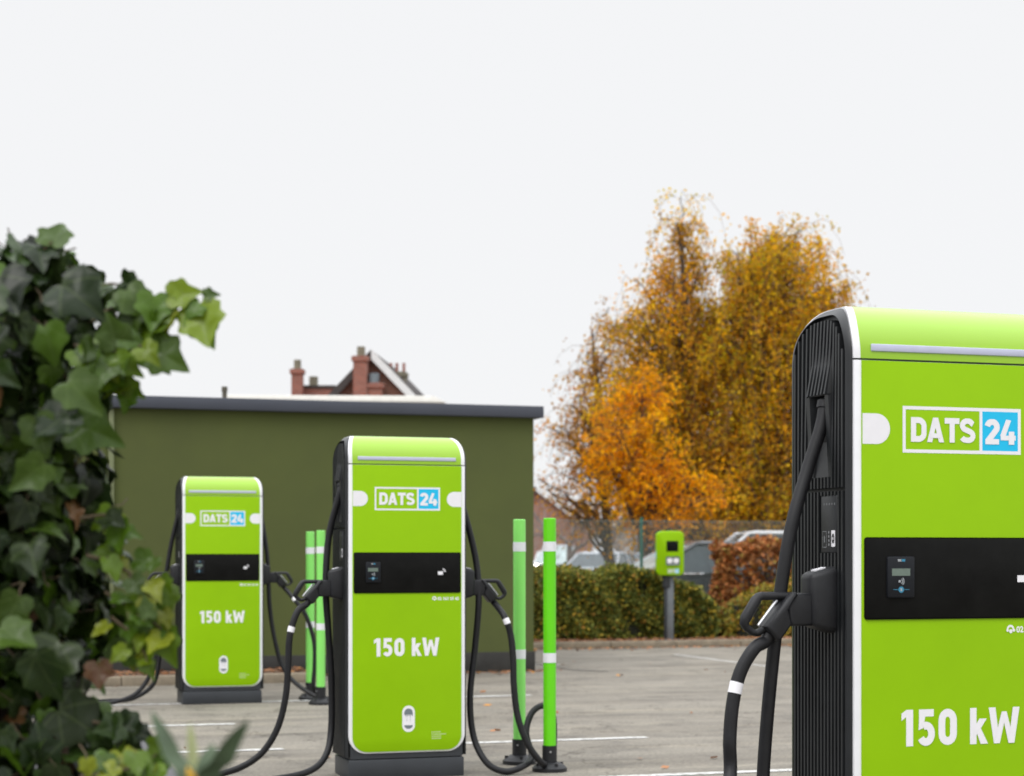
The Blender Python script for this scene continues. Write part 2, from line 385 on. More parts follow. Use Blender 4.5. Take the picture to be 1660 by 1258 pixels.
    # side panels, holsters, plugs
    for sg in (-1, 1):
        X = lambda p: sg*(CW/2-.012+p)
        def bx(b, p0, p1, y0, y1, z0, z1, bev=0, s0=0, s1=0):
            a, c = sorted((X(p0), X(p1))); b.box(a, c, y0, y1, z0, z1, bev)
        b = MB()
        # outer smooth frame band following the arch
        n = 12; Po = arch_profile(.006, .125, n); Pi = arch_profile(.026, .125, n)
        ring = []
        for (y, z), (yi, zi) in zip(Po, Pi):
            s = hw(z); s2 = hw(zi)
            ring.append([b.bm.verts.new(c) for c in ((X(.013)-sg*s, y, z), (X(.024)-sg*s*1.0, y*.965, z-.008*(z>1.83)), (X(.026)-sg*s2, yi, zi), (X(.006)-sg*s2, yi, zi-.002))])
        for a, c in zip(ring[:-1], ring[1:]):
            for k in range(3): b.bm.faces.new((a[k], a[k+1], c[k+1], c[k]))
        # backing plate
        pr = arch_profile(.025, .125, n)
        b.prism(pr, lambda y, z: (X(-.004)-sg*hw(z), y, z), lambda y, z: (X(.006)-sg*hw(z), y, z))
        # ribs
        sl0, sl1, zl0, zl1 = -.055, .032, 1.495, 1.735     # slot
        lab = (YF+.072, YF+.170, 1.272, 1.440)
        y = YF+.0335; k = 0
        while y < CD/2-.034:
            yc = y+.0055; zt = archz(yc, .036) - .006
            segs = [(.128, 1.452), (1.462, zt)]
            if sl0-.014 < yc < sl1+.014: segs = [(.128, 1.452), (1.462, zl0), (zl1, zt)]
            if lab[0]-.004 < yc < lab[1]+.004: segs = [(.128, lab[2]), (lab[3], 1.452)] + segs[1:]
            for z0, z1 in segs:
                hi = .030
                a, c = sorted((X(.004), X(hi)-sg*hw(z1)*.6)); 
                if z1 > 1.9: b.hexa([(X(.004), y, z0), (X(hi), y+.001, z0), (X(hi), y+.010, z0), (X(.004), y+.011, z0), (X(.004)-sg*hw(z1), y, z1), (X(hi)-sg*hw(z1), y+.001, z1), (X(hi)-sg*hw(z1), y+.010, z1), (X(.004)-sg*hw(z1), y+.011, z1)])
                else: b.hexa([(X(.004), y, z0), (X(hi), y+.001, z0), (X(hi), y+.010, z0), (X(.004), y+.011, z0), (X(.004), y, z1), (X(hi), y+.001, z1), (X(hi), y+.010, z1), (X(.004), y+.011, z1)])
            y += .0213; k += 1
        sp = b.build('side_panel', RIBM, t)
        # raised cable outlet: wedge swelling from the hood down to the slot
        b = MB()
        y0, y1 = -.085, .062
        zt = 1.945
        def wx(p): return X(p)
        b.hexa([(wx(.01), y0, zl1), (wx(.036), y0+.012, zl1), (wx(.036), y1-.012, zl1), (wx(.01), y1, zl1), (wx(-.012), y0, zt), (wx(.016), y0+.012, zt-.055), (wx(.016), y1-.012, zt-.055), (wx(-.012), y1, zt)], .004)
        for i in range(6):
            yy = y0+.014+i*.0215
            b.hexa([(wx(.03), yy, zl1+.003), (wx(.043), yy+.001, zl1+.003), (wx(.043), yy+.009, zl1+.003), (wx(.03), yy+.010, zl1+.003), (wx(.010), yy, zt-.09), (wx(.020), yy+.001, zt-.09), (wx(.020), yy+.009, zt-.09), (wx(.010), yy+.010, zt-.09)])
        # cheeks beside the slot and the sloping sill under it
        for ya, yb in ((y0, sl0-.001), (sl1+.001, y1)):
            b.hexa([(wx(.008), ya, 1.47), (wx(.022), ya+.003, 1.47), (wx(.022), yb-.001, 1.47), (wx(.008), yb, 1.47), (wx(.01), ya, zl1), (wx(.036), ya+.006, zl1), (wx(.036), yb-.001, zl1), (wx(.01), yb, zl1)])
        b.hexa([(wx(.006), sl0, 1.47), (wx(.023), sl0, 1.47), (wx(.023), sl1, 1.47), (wx(.006), sl1, 1.47), (wx(.006), sl0, 1.60), (wx(.008), sl0, 1.60), (wx(.008), sl1, 1.60), (wx(.006), sl1, 1.60)])
        co = b.build('cable_outlet', RIBM, t)
        a, c = sorted((X(.0065), X(.0085))); MB().box(a, c, sl0, sl1, 1.60, zl1-.001).build('slot', VOID, co)  # near-black plate: the shaded depth of the slot put into its colour
        # information plate
        a, c = sorted((X(.004), X(.0285))); MB().box(a, c, lab[0], lab[1], lab[2], lab[3], .003).build('information_plate', RIBM, sp)
        xx = X(.0291)
        def side_q(y0_, y1_, z0_, z1_, off=0): return [(xx+sg*off, y0_, z0_), (xx+sg*off, y1_, z0_), (xx+sg*off, y1_, z1_), (xx+sg*off, y0_, z1_)]
        lb = decal('white_label', [side_q(YF+.081, YF+.104, 1.290, 1.338)], VINYL, sp)
        decal('label_ring', [[(xx+sg*.0005, YF+.0925+.008*math.cos(R(a_)), 1.314+.015*math.sin(R(a_))) for a_ in range(0, 360, 30)]], VOID, lb)
        decal('label_dot', [[(xx+sg*.0009, YF+.0925+.003*math.cos(R(a_)), 1.314+.005*math.sin(R(a_))) for a_ in range(0, 360, 40)]], VINYL, lb)
        GP_ = mat('grey_print', (.25, .26, .27), .5, var=.1)
        decal('plate_text', [side_q(YF+.116, YF+.122, 1.293+i*.012, 1.300+i*.012) for i in range(4)], GP_, sp)
        decal('socket_icon', [side_q(YF+.134, YF+.1355, 1.288, 1.336), side_q(YF+.157, YF+.1585, 1.288, 1.336), side_q(YF+.1355, YF+.157, 1.3345, 1.336), side_q(YF+.1355, YF+.157, 1.288, 1.2895), side_q(YF+.144, YF+.149, 1.303, 1.322)], GP_, sp)
        decal('status_marks', [side_q(YF+.082+i*.016, YF+.086+i*.016, 1.412, 1.418) for i in range(5)], GP_, sp)
        # lock strip low on the side
        b = MB(); a, c = sorted((X(.004), X(.016)))
        b.box(a, c, YF+.052, YF+.078, .70, .93, .003); lk = b.build('lock_strip', RIBM, sp)
        for zz in (.905, .74):
            a, c = sorted((X(.0155), X(.021))); MB().box(a, c, YF+.060, YF+.068, zz, zz+.013, .0015).build('lock', SILVER, lk)
        # holster
        ha, hb = YF+.072, YF+.172
        b = MB()
        b.hexa([(X(.002), ha, 1.030), (X(.100), ha+.008, 1.058), (X(.100), hb-.008, 1.058), (X(.002), hb, 1.030), (X(.002), ha, 1.240), (X(.105), ha+.010, 1.212), (X(.105), hb-.010, 1.212), (X(.002), hb, 1.240)], .017)
        ho = b.build('holster', PLUG, t, smooth=50)
        b = MB(); b.hexa([(X(.048), ha+.03, 1.2245), (X(.082), ha+.03, 1.2175), (X(.082), ha+.058, 1.2175), (X(.048), ha+.058, 1.2245), (X(.048), ha+.03, 1.2305), (X(.082), ha+.03, 1.2225), (X(.082), ha+.058, 1.2225), (X(.048), ha+.058, 1.2305)])
        b.build('sticker', VINYL, ho)
        # plug
        yc = (ha+hb)/2; O = .012
        PX = lambda p: sg*(CW/2+p)
        b = MB()
        b.prism([(.080, 1.060), (.148, 1.060), (.158, 1.072), (.162, 1.140), (.150, 1.155), (.080, 1.155)], lambda p, z: (PX(p), yc-.031, z), lambda p, z: (PX(p), yc+.031, z), .009)
        pl = b.build('connector', PLUG, t, smooth=50)
        b = MB()
        b.prism([(.150, 1.157), (.231, 1.060), (.226, 1.049), (.196, 1.018), (.186, 1.020), (.149, 1.066), (.161, 1.106), (.130, 1.150), (.134, 1.157)], lambda p, z: (PX(p), yc-.037, z), lambda p, z: (PX(p), yc+.037, z), .009)
        b.build('connector_body', PLUG, pl, smooth=50)
        b = MB()
        hq = [(.125, 1.146), (.180, 1.147), (.232, 1.147), (.243, 1.143), (.252, 1.132), (.283, 1.083), (.287, 1.068), (.280, 1.056), (.262, 1.043), (.248, 1.040), (.222, 1.052)]
        hp = [Vector((a_, b_, 0)) for a_, b_ in hq]; rad = [.012, .012, .013, .0145, .016, .0165, .014, .011, .010, .010, .010]
        b.tube([(PX(p.x), yc, p.y) for p in hp], rad, 10)
        b.build('handle', PLUG, pl)
        MB().tube([(PX(.184), yc-.001, 1.134), (PX(.243), yc-.001, 1.062)], .005, 8).build('latch_rod', SILVER, pl)
        # cable
        key = 'L' if sg < 0 else 'R'
        pts, bandi = cables[key]
        Mi = (Matrix.Translation(Vector(loc)) @ Matrix.Rotation(TH, 4, 'Z')).inverted()
        st = Vector((PX(.205), yc, 1.036)); st2 = Vector((PX(.222), yc, 1.015))
        L = [st, st2] + [Mi @ Vector(p) for p in pts] + [Vector((X(.034), -.030, 1.640)), Vector((X(.014), -.022, 1.720))]
        cc = crom(L, 7)
        ca = MB().tube(cc, .0195, 12).build('charging_cable', RUBBER, t)
        fine = crom(L, 40); acc = 0; seg = []
        for a_, b_ in zip(fine[:-1], fine[1:]):
            acc += (b_-a_).length
            if bandi < acc < bandi+.034: seg.append(b_)
        MB().tube(seg, .0205, 14).build('cable_marker', VINYL, ca)
        # strain relief at the slot
        MB().tube([cc[-3], cc[-2], cc[-1]], .024, 10).build('strain_relief', RUBBER, ca)
    return t

def corner_loc(px, Y, z=0):     # front-left corner at photo column px, distance Y -> base centre
    p = Vector(((px-CX)/FPX*Y, Y, z)); return p + Vector((CT, ST, 0))*CW/2 + Vector((-ST, CT, 0))*CD/2
def P_(*a): return [pt(*q) for q in a]
g11 = lambda px, Y, z=.021: Vector(((px-CX)/FPX*Y, Y, z))
L3 = corner_loc(1384, 5.31, .03); L2 = corner_loc(565, 10.70, 0); L1 = corner_loc(296, 16.15, 0)
charger('large green 150 kW charging station nearest the camera, cut off by the right edge', L3, {
    'L': (P_((1222, 1052, 5.33), (1200, 1090, 5.32), (1188, 1140, 5.31), (1183, 1200, 5.30), (1183, 1270, 5.28)) + [g11(1165, 5.0, .45), g11(1120, 4.9, .08), g11(1040, 5.0), g11(1010, 5.25), g11(1080, 5.45), g11(1190, 5.45, .06)] +
          P_((1233, 1400, 5.42), (1237, 1262, 5.42), (1245, 1150, 5.41), (1256, 1040, 5.40), (1268, 940, 5.40), (1284, 850, 5.41), (1308, 765, 5.44)), .185),
    'R': (P_((1900, 1065, 5.55), (1915, 1140, 5.56), (1920, 1270, 5.58)) + [g11(1940, 5.6, .3), g11(1990, 5.6), g11(1990, 5.8), g11(1880, 5.8, .05)] + P_((1830, 1300, 5.72), (1830, 1040, 5.72), (1815, 860, 5.72)), .185)})
charger('green 150 kW charging station in the middle of the row, left of two tall bollards', L2, {
    'L': (P_((482, 992, 10.72), (470, 1030, 10.7), (467, 1080, 10.7), (463, 1130, 10.7), (450, 1180, 10.7), (425, 1220, 10.7), (390, 1244, 10.7)) + [g11(345, 10.72), g11(330, 10.5), g11(380, 10.45), g11(440, 10.55), g11(500, 10.70, .05)] +
          P_((528, 1225, 10.8), (537, 1180, 10.88), (537, 1100, 10.88), (532, 1020, 10.86), (528, 950, 10.84), (533, 870, 10.86)), .19),
    'R': (P_((818, 1000, 11.0), (828, 1030, 11.0), (832, 1070, 11.0), (833, 1110, 11.0), (839, 1160, 11.0), (855, 1205, 11.0), (880, 1238, 11.05)) + [g11(893, 11.3, .05), g11(898, 11.35, .16)] +
          P_((896, 1158, 11.35), (881, 1144, 11.3), (862, 1156, 11.25), (853, 1188, 11.2), (862, 1225, 11.15)) + [g11(850, 11.0, .05), g11(820, 10.95), g11(790, 10.95, .07)] +
          P_((768, 1195, 11.0), (762, 1130, 11.02), (770, 1050, 11.05), (776, 970, 11.05), (770, 900, 11.08)), .19)})
charger('green 150 kW charging station farthest back in the row, its left side overlapped by ivy', L1, {
    'L': (P_((252, 985, 16.15), (248, 1010, 16.15), (252, 1060, 16.15), (240, 1100, 16.15), (215, 1128, 16.1)) + [g11(170, 16.0), g11(140, 16.1), g11(180, 16.35), g11(215, 16.35, .04)] +
          P_((248, 1110, 16.35), (258, 1070, 16.35), (262, 1020, 16.33), (266, 960, 16.3), (276, 890, 16.3)), .19),
    'R': (P_((480, 975, 16.45), (497, 1000, 16.45), (509, 1040, 16.45), (510, 1080, 16.45), (508, 1112, 16.45), (516, 1130, 16.5)) + [g11(545, 16.6), g11(560, 16.5), g11(545, 16.3), g11(515, 16.35, .05)] +
          P_((480, 1108, 16.45), (458, 1080, 16.5), (445, 1035, 16.5), (437, 980, 16.5), (433, 900, 16.5)), .19)})

# ------------------------------------------------------------------ ground
def asphalt_mat():
    m_ = bpy.data.materials.new('asphalt'); m_.use_nodes = True; t = m_.node_tree; b = t.nodes['Principled BSDF']
    tcn = t.nodes.new('ShaderNodeTexCoord'); mp = t.nodes.new('ShaderNodeMapping'); mp.inputs['Rotation'].default_value = (0, 0, -TH)
    t.links.new(tcn.outputs['Object'], mp.inputs[0])
    def noise(sc, det, rough=.6, vec=None, dist=0):
        n_ = t.nodes.new('ShaderNodeTexNoise'); n_.inputs['Scale'].default_value = sc; n_.inputs['Detail'].default_value = det
        n_.inputs['Roughness'].default_value = rough; n_.inputs['Distortion'].default_value = dist; t.links.new(vec or mp.outputs[0], n_.inputs['Vector']); return n_.outputs['Fac']
    mp2 = t.nodes.new('ShaderNodeMapping'); mp2.inputs['Scale'].default_value = (.22, 1.6, 1); t.links.new(mp.outputs[0], mp2.inputs[0])
    def ramp(src, p0, c0, p1, c1):
        r = t.nodes.new('ShaderNodeValToRGB'); r.color_ramp.elements[0].position = p0; r.color_ramp.elements[1].position = p1
        r.color_ramp.elements[0].color = (*c0, 1); r.color_ramp.elements[1].color = (*c1, 1); t.links.new(src, r.inputs[0]); return r.outputs[0]
    def mulc(a, c):
        n_ = t.nodes.new('ShaderNodeMix'); n_.data_type = 'RGBA'; n_.blend_type = 'MULTIPLY'; n_.inputs[0].default_value = 1
        t.links.new(a, n_.inputs[6]); t.links.new(c, n_.inputs[7]); return n_.outputs[2]
    base = ramp(noise(.35, 5), .3, (.208, .189, .158), .7, (.272, .250, .212))
    streak = ramp(noise(1.0, 6, .6, mp2.outputs[0], .6), .36, (.76, .75, .75), .56, (1, 1, 1))
    fine = ramp(noise(38, 5, .9), .34, (.50, .50, .50), .66, (1.36, 1.35, 1.33))
    blot = ramp(noise(2.3, 4), .32, (.72, .72, .73), .50, (1, 1, 1))
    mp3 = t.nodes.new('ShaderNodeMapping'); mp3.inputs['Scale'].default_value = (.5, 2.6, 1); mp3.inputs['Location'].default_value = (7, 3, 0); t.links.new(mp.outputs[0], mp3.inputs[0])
    lit = ramp(noise(1.3, 5, .65, mp3.outputs[0], .4), .50, (.97, .97, .97), .72, (1.25, 1.23, 1.17))  # paler, warmer patches in the asphalt's own colour
    cn = noise(.45, 6, .55, None, .3)
    def mth(op, a, v):
        n_ = t.nodes.new('ShaderNodeMath'); n_.operation = op; t.links.new(a, n_.inputs[0]); n_.inputs[1].default_value = v; return n_.outputs[0]
    crack = ramp(mth('ABSOLUTE', mth('SUBTRACT', cn, .5), 0), .0008, (.50, .48, .46), .0042, (1, 1, 1))
    oil = ramp(noise(.9, 3, .5, mp3.outputs[0]), .27, (.62, .62, .63), .38, (1, 1, 1))
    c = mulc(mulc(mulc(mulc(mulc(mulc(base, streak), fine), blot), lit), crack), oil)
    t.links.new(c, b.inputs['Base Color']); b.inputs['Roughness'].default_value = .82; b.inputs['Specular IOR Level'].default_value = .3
    bp = t.nodes.new('ShaderNodeBump'); bp.inputs['Strength'].default_value = .35; bp.inputs['Distance'].default_value = .01
    t.links.new(noise(90, 3, .7), bp.inputs['Height']); t.links.new(bp.outputs[0], b.inputs['Normal'])
    return m_
ASPH = asphalt_mat()
b = MB(); b.poly([(-1200, -200, 0), (1200, -200, 0), (1200, 2500, 0), (-1200, 2500, 0)]); tag(b.build('ground', ASPH), kind='structure')
def quad_uv(u0, u1, v0, v1, z): return [W2(u0, v0, z), W2(u1, v0, z), W2(u1, v1, z), W2(u0, v1, z)]
def worn_paint():
    m_ = bpy.data.materials.new('worn_line_paint'); m_.use_nodes = True; t = m_.node_tree; b = t.nodes['Principled BSDF']
    tcn = t.nodes.new('ShaderNodeTexCoord'); n_ = t.nodes.new('ShaderNodeTexNoise'); n_.inputs['Scale'].default_value = 22; n_.inputs['Detail'].default_value = 6; n_.inputs['Roughness'].default_value = .75
    t.links.new(tcn.outputs['Object'], n_.inputs['Vector'])
    r = t.nodes.new('ShaderNodeValToRGB'); r.color_ramp.elements[0].position = .42; r.color_ramp.elements[1].position = .54
    r.color_ramp.elements[0].color = (.27, .26, .24, 1); r.color_ramp.elements[1].color = (.66, .66, .64, 1)
    t.links.new(n_.outputs['Fac'], r.inputs[0]); t.links.new(r.outputs[0], b.inputs['Base Color']); b.inputs['Roughness'].default_value = .7
    return m_
PAINT = worn_paint()
def line(u0, u1, v0, v1):
    b = MB(); n = max(1, int(max(u1-u0, v1-v0)/.5))
    b.poly(quad_uv(u0, u1, v0, v1, .004)); tag(b.build('parking_line', PAINT), kind='structure')
for v in (8.1, 10.12, 12.28, 14.25, 16.35): 
    line(1.45, 2.38 if v < 16 else 5.5, v-.05, v+.05) if v > 11 else None
    if v < 16: line(3.3, 5.0 if 11 < v < 13.5 else (4.2 if v > 13 else 6.9), v-.05, v+.05)
line(-1, 2.2, 16.31, 16.40) if False else None
for u in (9.6, 12.0): line(u-.03, u+.03, 19.6, 22.6)
line(6.6, 7.4, 20.9, 20.98)
# darker older surfacing at the lower left
b = MB(); b.poly([W2(-8, 2, .004), W2(1.56, 2, .004), W2(1.60, 8, .004), W2(1.52, 11, .004), W2(1.58, 13.9, .004), W2(.4, 14.0, .004), W2(-8, 14.1, .004)])
tag(b.build('pavement', mat('dark_paving', (.095, .092, .098), .85, var=.25, scale=14, bump=.4, bscale=90)), kind='structure')
b = MB(); pp = [W2(1.57+.02*math.sin(i*1.7), 2+i*.6, .006) for i in range(21)]
for a, c in zip(pp[:-1], pp[1:]):
    d = Vector((CT, ST, 0))*.012; b.poly([a-d, a+d, c+d, c-d])
tag(b.build('pavement_joint', mat('joint_tar', (.02, .02, .02), .8, var=.2)), kind='structure')
# tar joint from the building corner
b = MB(); pp = [Vector((*pt(x, y, gy(y))[:2], .006)) for x, y in ((868, 1077), (885, 1079), (905, 1083), (930, 1087), (955, 1088), (985, 1089))]
for a, c in zip(pp[:-1], pp[1:]): b.poly([a-Vector((0, .035, 0)), c-Vector((0, .035, 0)), c+Vector((0, .035, 0)), a+Vector((0, .035, 0))])
tag(b.build('asphalt_joint', mat('joint_tar', (.02, .02, .02))), kind='structure')
# concrete pad under the nearest charger
MB_ = MB(); MB_.box(-.55, .55, -.32, .32, 0, .03, .004); o = MB_.build('concrete_pad', mat('pad_concrete', (.26, .25, .23), .85, var=.15, scale=10, bump=.2)); o.location = (L3.x, L3.y, 0); o.rotation_euler.z = TH; tag(o, kind='structure')

# kerbs and planting beds
KERB = mat('kerb_concrete', (.235, .195, .140), .9, var=.25, scale=9, bump=.3, bscale=80)
SOIL = mat('soil_with_litter', (.13, .075, .045), .95, var=.45, scale=40, bump=.6, bscale=60)
VK = 24.4
def uvbox(name, m_, u0, u1, v0, v1, z0, z1, bev=0.0, kind='structure'):
    o = MB().box(u0, u1, v0, v1, z0, z1, bev).build(name, m_); o.rotation_euler.z = TH; return tag(o, kind=kind)
n = 0; u = 6.4
while u < 26: uvbox('kerb', KERB, u+.004, u+.996, VK, VK+.12, -.02, .095+.004*random.random(), .012); u += 1.0
uvbox('planting_bed', SOIL, 6.4, 26, VK+.12, 29.0, -.02, .085)
VB = uv_of(Vector((35/FPX*20.9, 20.9, 0)))[1]; UB = uv_of(Vector((35/FPX*20.9, 20.9, 0)))[0]
u = -7.0
while u < 4.0: uvbox('kerb', KERB, u+.004, u+.996, VB-1.05, VB-.93, -.02, .095+.004*random.random(), .012); u += 1.0
uvbox('planting_bed', SOIL, -7, 4.0, VB-.93, VB+.02, -.02, .082)

# ------------------------------------------------------------------ olive building
OLIVE = mat('olive_render', (.078, .094, .024), .9, var=.10, scale=1.1, bump=.35, bscale=70)
t = thing('flat_roofed_building', 'low olive green rendered building with a dark grey roof edge behind the chargers', 'building', W2(UB, VB), TH)
TOPZ = CH + (HY-660)/FPX*20.9
MB().box(-12, 0, 0, 9, .22, TOPZ-.02).build('wall', OLIVE, t)
MB().box(-12, .015, -.015, 9.01, 0, .225, .003).build('base_course', mat('bitumen_base', (.030, .029, .026), .8, var=.3, scale=8, bump=.2), t)
b = MB(); b.box(-12.2, .09, -.10, 9.1, TOPZ-.125, TOPZ+.005, .006); rf = b.build('roof_edge', mat('slate_grey_fascia', (.050, .056, .075), .5, var=.06, scale=3), t)
MB().box(-12.1, 0, 0, 9, TOPZ-.02, TOPZ+.002).build('roof', mat('roof_felt', (.12, .12, .12), .9, var=.2), t)
MB().box(-4.72, -4.66, -.05, -.006, .225, TOPZ-.13, .01).build('downpipe', mat('pale_olive_pipe', (.15, .17, .08), .6, var=.1), t)
b = MB(); p = pt(364, 640, 26.0)
pv = thing('roof_vent_pipe', 'short brown vent pipe poking up behind the dark roof edge', 'vent pipe', (p.x, p.y, TOPZ))
MB().tube([(0, 0, 0), (0, 0, .66)], .034, 12).build('pipe', mat('vent_brown', (.10, .09, .065), .7, var=.2), pv)
MB().tube([(0, 0, .63), (0, 0, .70)], .042, 12).build('cap', mat('vent_brown', (.10, .09, .065)), pv)

# ------------------------------------------------------------------ houses beyond
def brick(name, c1, c2, sc=1.0):
    m_ = bpy.data.materials.new(name); m_.use_nodes = True; t = m_.node_tree; b = t.nodes['Principled BSDF']
    tcn = t.nodes.new('ShaderNodeTexCoord'); sep = t.nodes.new('ShaderNodeSeparateXYZ'); cmb = t.nodes.new('ShaderNodeCombineXYZ'); ad = t.nodes.new('ShaderNodeMath')
    t.links.new(tcn.outputs['Object'], sep.inputs[0]); t.links.new(sep.outputs[0], ad.inputs[0]); t.links.new(sep.outputs[1], ad.inputs[1])
    t.links.new(ad.outputs[0], cmb.inputs[0]); t.links.new(sep.outputs[2], cmb.inputs[1])
    br = t.nodes.new('ShaderNodeTexBrick'); br.inputs['Scale'].default_value = 1; br.inputs['Brick Width'].default_value = .22; br.inputs['Row Height'].default_value = .075; br.inputs['Mortar Size'].default_value = .008
    br.inputs['Color1'].default_value = (*c1, 1); br.inputs['Color2'].default_value = (*c2, 1); br.inputs['Mortar'].default_value = (.25, .22, .19, 1)
    t.links.new(cmb.outputs[0], br.inputs['Vector']); t.links.new(br.outputs[0], b.inputs['Base Color']); b.inputs['Roughness'].default_value = .9
    return m_
BR1 = brick('red_brick', (.34, .10, .065), (.26, .075, .05)); BR2 = brick('dark_red_brick', (.20, .07, .045), (.26, .085, .05))
TILE = mat('dark_roof_tiles', (.055, .045, .042), .8, var=.3, scale=6, bump=.3)
STONE = mat('chimney_mortar', (.20, .18, .13), .9, var=.3, scale=8)
WOODW = mat('white_bargeboard', (.72, .72, .72), .6, var=.08)
def house(name, label, cat, px, Y, wid, wallz, ridge, dep, rz, wm, rm, windows=(), group=None):
    t = thing(name, label, cat, (((px-CX)/FPX)*Y, Y, 0), rz, group)
    b = MB(); b.prism([(-wid/2, 0), (wid/2, 0), (wid/2, wallz), (0, ridge), (-wid/2, wallz)], lambda x, z: (x, 0, z), lambda x, z: (x, dep, z)); b.build('wall', wm, t)
    b = MB(); k = (ridge-wallz)/(wid/2); th = .16; ov = .25
    for s in (-1, 1):
        b.hexa([(0, -ov, ridge+.01), (s*(wid/2+ov), -ov, wallz-ov*k+.01), (s*(wid/2+ov), dep+ov, wallz-ov*k+.01), (0, dep+ov, ridge+.01), (0, -ov, ridge+th), (s*(wid/2+ov), -ov, wallz-ov*k+th), (s*(wid/2+ov), dep+ov, wallz-ov*k+th), (0, dep+ov, ridge+th)])
    rf = b.build('roof', rm, t)
    for s in (-1, 1):
        b = MB(); b.hexa([(0, -ov-.05, ridge-.14), (s*(wid/2+ov), -ov-.05, wallz-ov*k-.14), (s*(wid/2+ov), -ov-.005, wallz-ov*k-.14), (0, -ov-.005, ridge-.14), (0, -ov-.05, ridge+.18), (s*(wid/2+ov), -ov-.05, wallz-ov*k+.18), (s*(wid/2+ov), -ov-.005, wallz-ov*k+.18), (0, -ov-.005, ridge+.18)])
        b.build('bargeboard', WOODW if s > 0 else TILE, rf)
    for (x, z, ww, hh) in windows:
        fr = MB().box(x-ww/2, x+ww/2, -.03, .03, z, z+hh, .01).build('window', WOODW, t)
        MB().box(x-ww/2+.07, x+ww/2-.07, -.04, -.031, z+.07, z+hh-.07).build('pane', mat('house_glass', (.04, .05, .06), .1, var=.2), fr)
    return t, rf
def chimney(parent, x, y, w_, d_, z0, z1, m_, pots=((0, .0),), potm=STONE, name='chimney'):
    b = MB(); b.box(x-w_/2, x+w_/2, y-d_/2, y+d_/2, z0, z1); b.box(x-w_/2-.05, x+w_/2+.05, y-d_/2-.05, y+d_/2+.05, z1-.16, z1-.02)
    c = b.build(name, m_, parent)
    for px_, r_ in pots:
        MB().tube([(x+px_, y, z1-.02), (x+px_, y, z1+.30)], .17 if not r_ else r_, 10).build('pot', potm, c)
    return c
# gabled house: apex at about (605,572) at 58 m
Yh = 58.0; s = FPX/Yh; zz = lambda y, Y=Yh: CH+(HY-y)*Y/FPX
h1, rf1 = house('brick_house', 'red brick gable with a tall chimney and white bargeboard rising behind the olive building', 'house', 604, Yh, 2.9, zz(655), zz(577), 8, R(-4), BR2, TILE, [(.3, 3.0, .9, 1.3)])
chimney(h1, -.30, -.42, .42, .5, 2, zz(580), BR1, ((0, .13),))
chimney(h1, .12, -.40, .5, .35, 3, zz(623), BR1, ((-.02, .17),), GREYV)
chimney(h1, .42, 3.0, .5, .5, zz(640), zz(588), STONE, ((-.25, .05), (-.05, .05), (.18, .05)), mat('red_pot', (.30, .12, .09), .8, var=.2))
h2 = thing('chimney_house', 'second brick house showing only its chimney and parapet left of the gable', 'house', (((490-CX)/FPX)*Yh, Yh+3, 0), 0)
Y2 = Yh+3; z2 = lambda y: zz(y, Y2)
MB().box(-.55, .72, 0, 6, 0, z2(629)).build('wall', BR1, h2)
MB().box(-.58, .76, -.05, 6.05, z2(629), z2(629)+.09).build('coping', TILE, h2)
chimney(h2, -.46, -.32, .36, .4, 1, z2(600), BR1, ((0, .12),)); chimney(h2, .0, .3, .34, .4, z2(629)+.09, z2(624), STONE, ((0, .15),))
# pale flat roof
Yf = 36.0
fb = thing('pale_roofed_building', 'low building with a pale flat roof edge just above the olive wall', 'building', (((560-CX)/FPX)*Yf, Yf, 0), R(10))
zf = CH+(HY-641)*Yf/FPX
MB().box(-2.0, 1.75, 0, 10, 0, zf-.12).build('wall', BR2, fb)
b = MB(); b.hexa([(-2.3, -.25, zf-.13), (1.95, -.25, zf-.13), (1.95, 10, zf-.13), (-2.3, 10, zf-.13), (-2.3, -.2, zf-.04), (1.7, -.2, zf), (1.7, 10, zf+.02), (-2.3, 10, zf-.02)], .01); b.build('roof_edge', mat('pale_roof', (.62, .60, .55), .6, var=.08), fb)

# far houses seen under the trees
h3, _ = house('distant_house', 'distant pinkish brick house at the right end of the olive wall', 'house', 868, 112, 7.0, 2.9, 5.4, 8, R(8), brick('pale_brick', (.36, .17, .13), (.32, .15, .11)), mat('pale_red_tiles', (.28, .14, .11), .9, var=.2, scale=3), [(-1.4, 1.0, .9, 1.0), (1.2, 1.0, .9, 1.0)])  # brick and tiles paler than those of the other brick houses
house('distant_house', 'distant pale house behind the wall box, under the tree crowns', 'house', 1092, 82, 5.2, 2.5, 3.9, 8, R(-12), mat('pale_render', (.50, .46, .43), .9, var=.1), mat('grey_tiles', (.20, .19, .20), .9, var=.2), [(-1.2, 1.0, 1.0, 1.0), (1.1, 1.0, 1.0, 1.0)])
house('distant_house', 'distant cream house under the yellow birch, left of the blue sign', 'house', 1180, 90, 5.0, 2.6, 4.3, 8, R(10), mat('cream_render', (.55, .50, .42), .9, var=.1), mat('brown_tiles', (.25, .15, .11), .9, var=.2), [(-1.2, 1.0, 1.0, 1.0), (1.1, 1.0, 1.0, 1.0)])
house('distant_house', 'distant brick house furthest right, half hidden by the nearest charger', 'house', 1300, 85, 6.0, 2.6, 4.4, 8, R(6), BR2, TILE, [(-1.2, 1.0, 1.0, 1.0), (1.1, 1.0, 1.0, 1.0)])

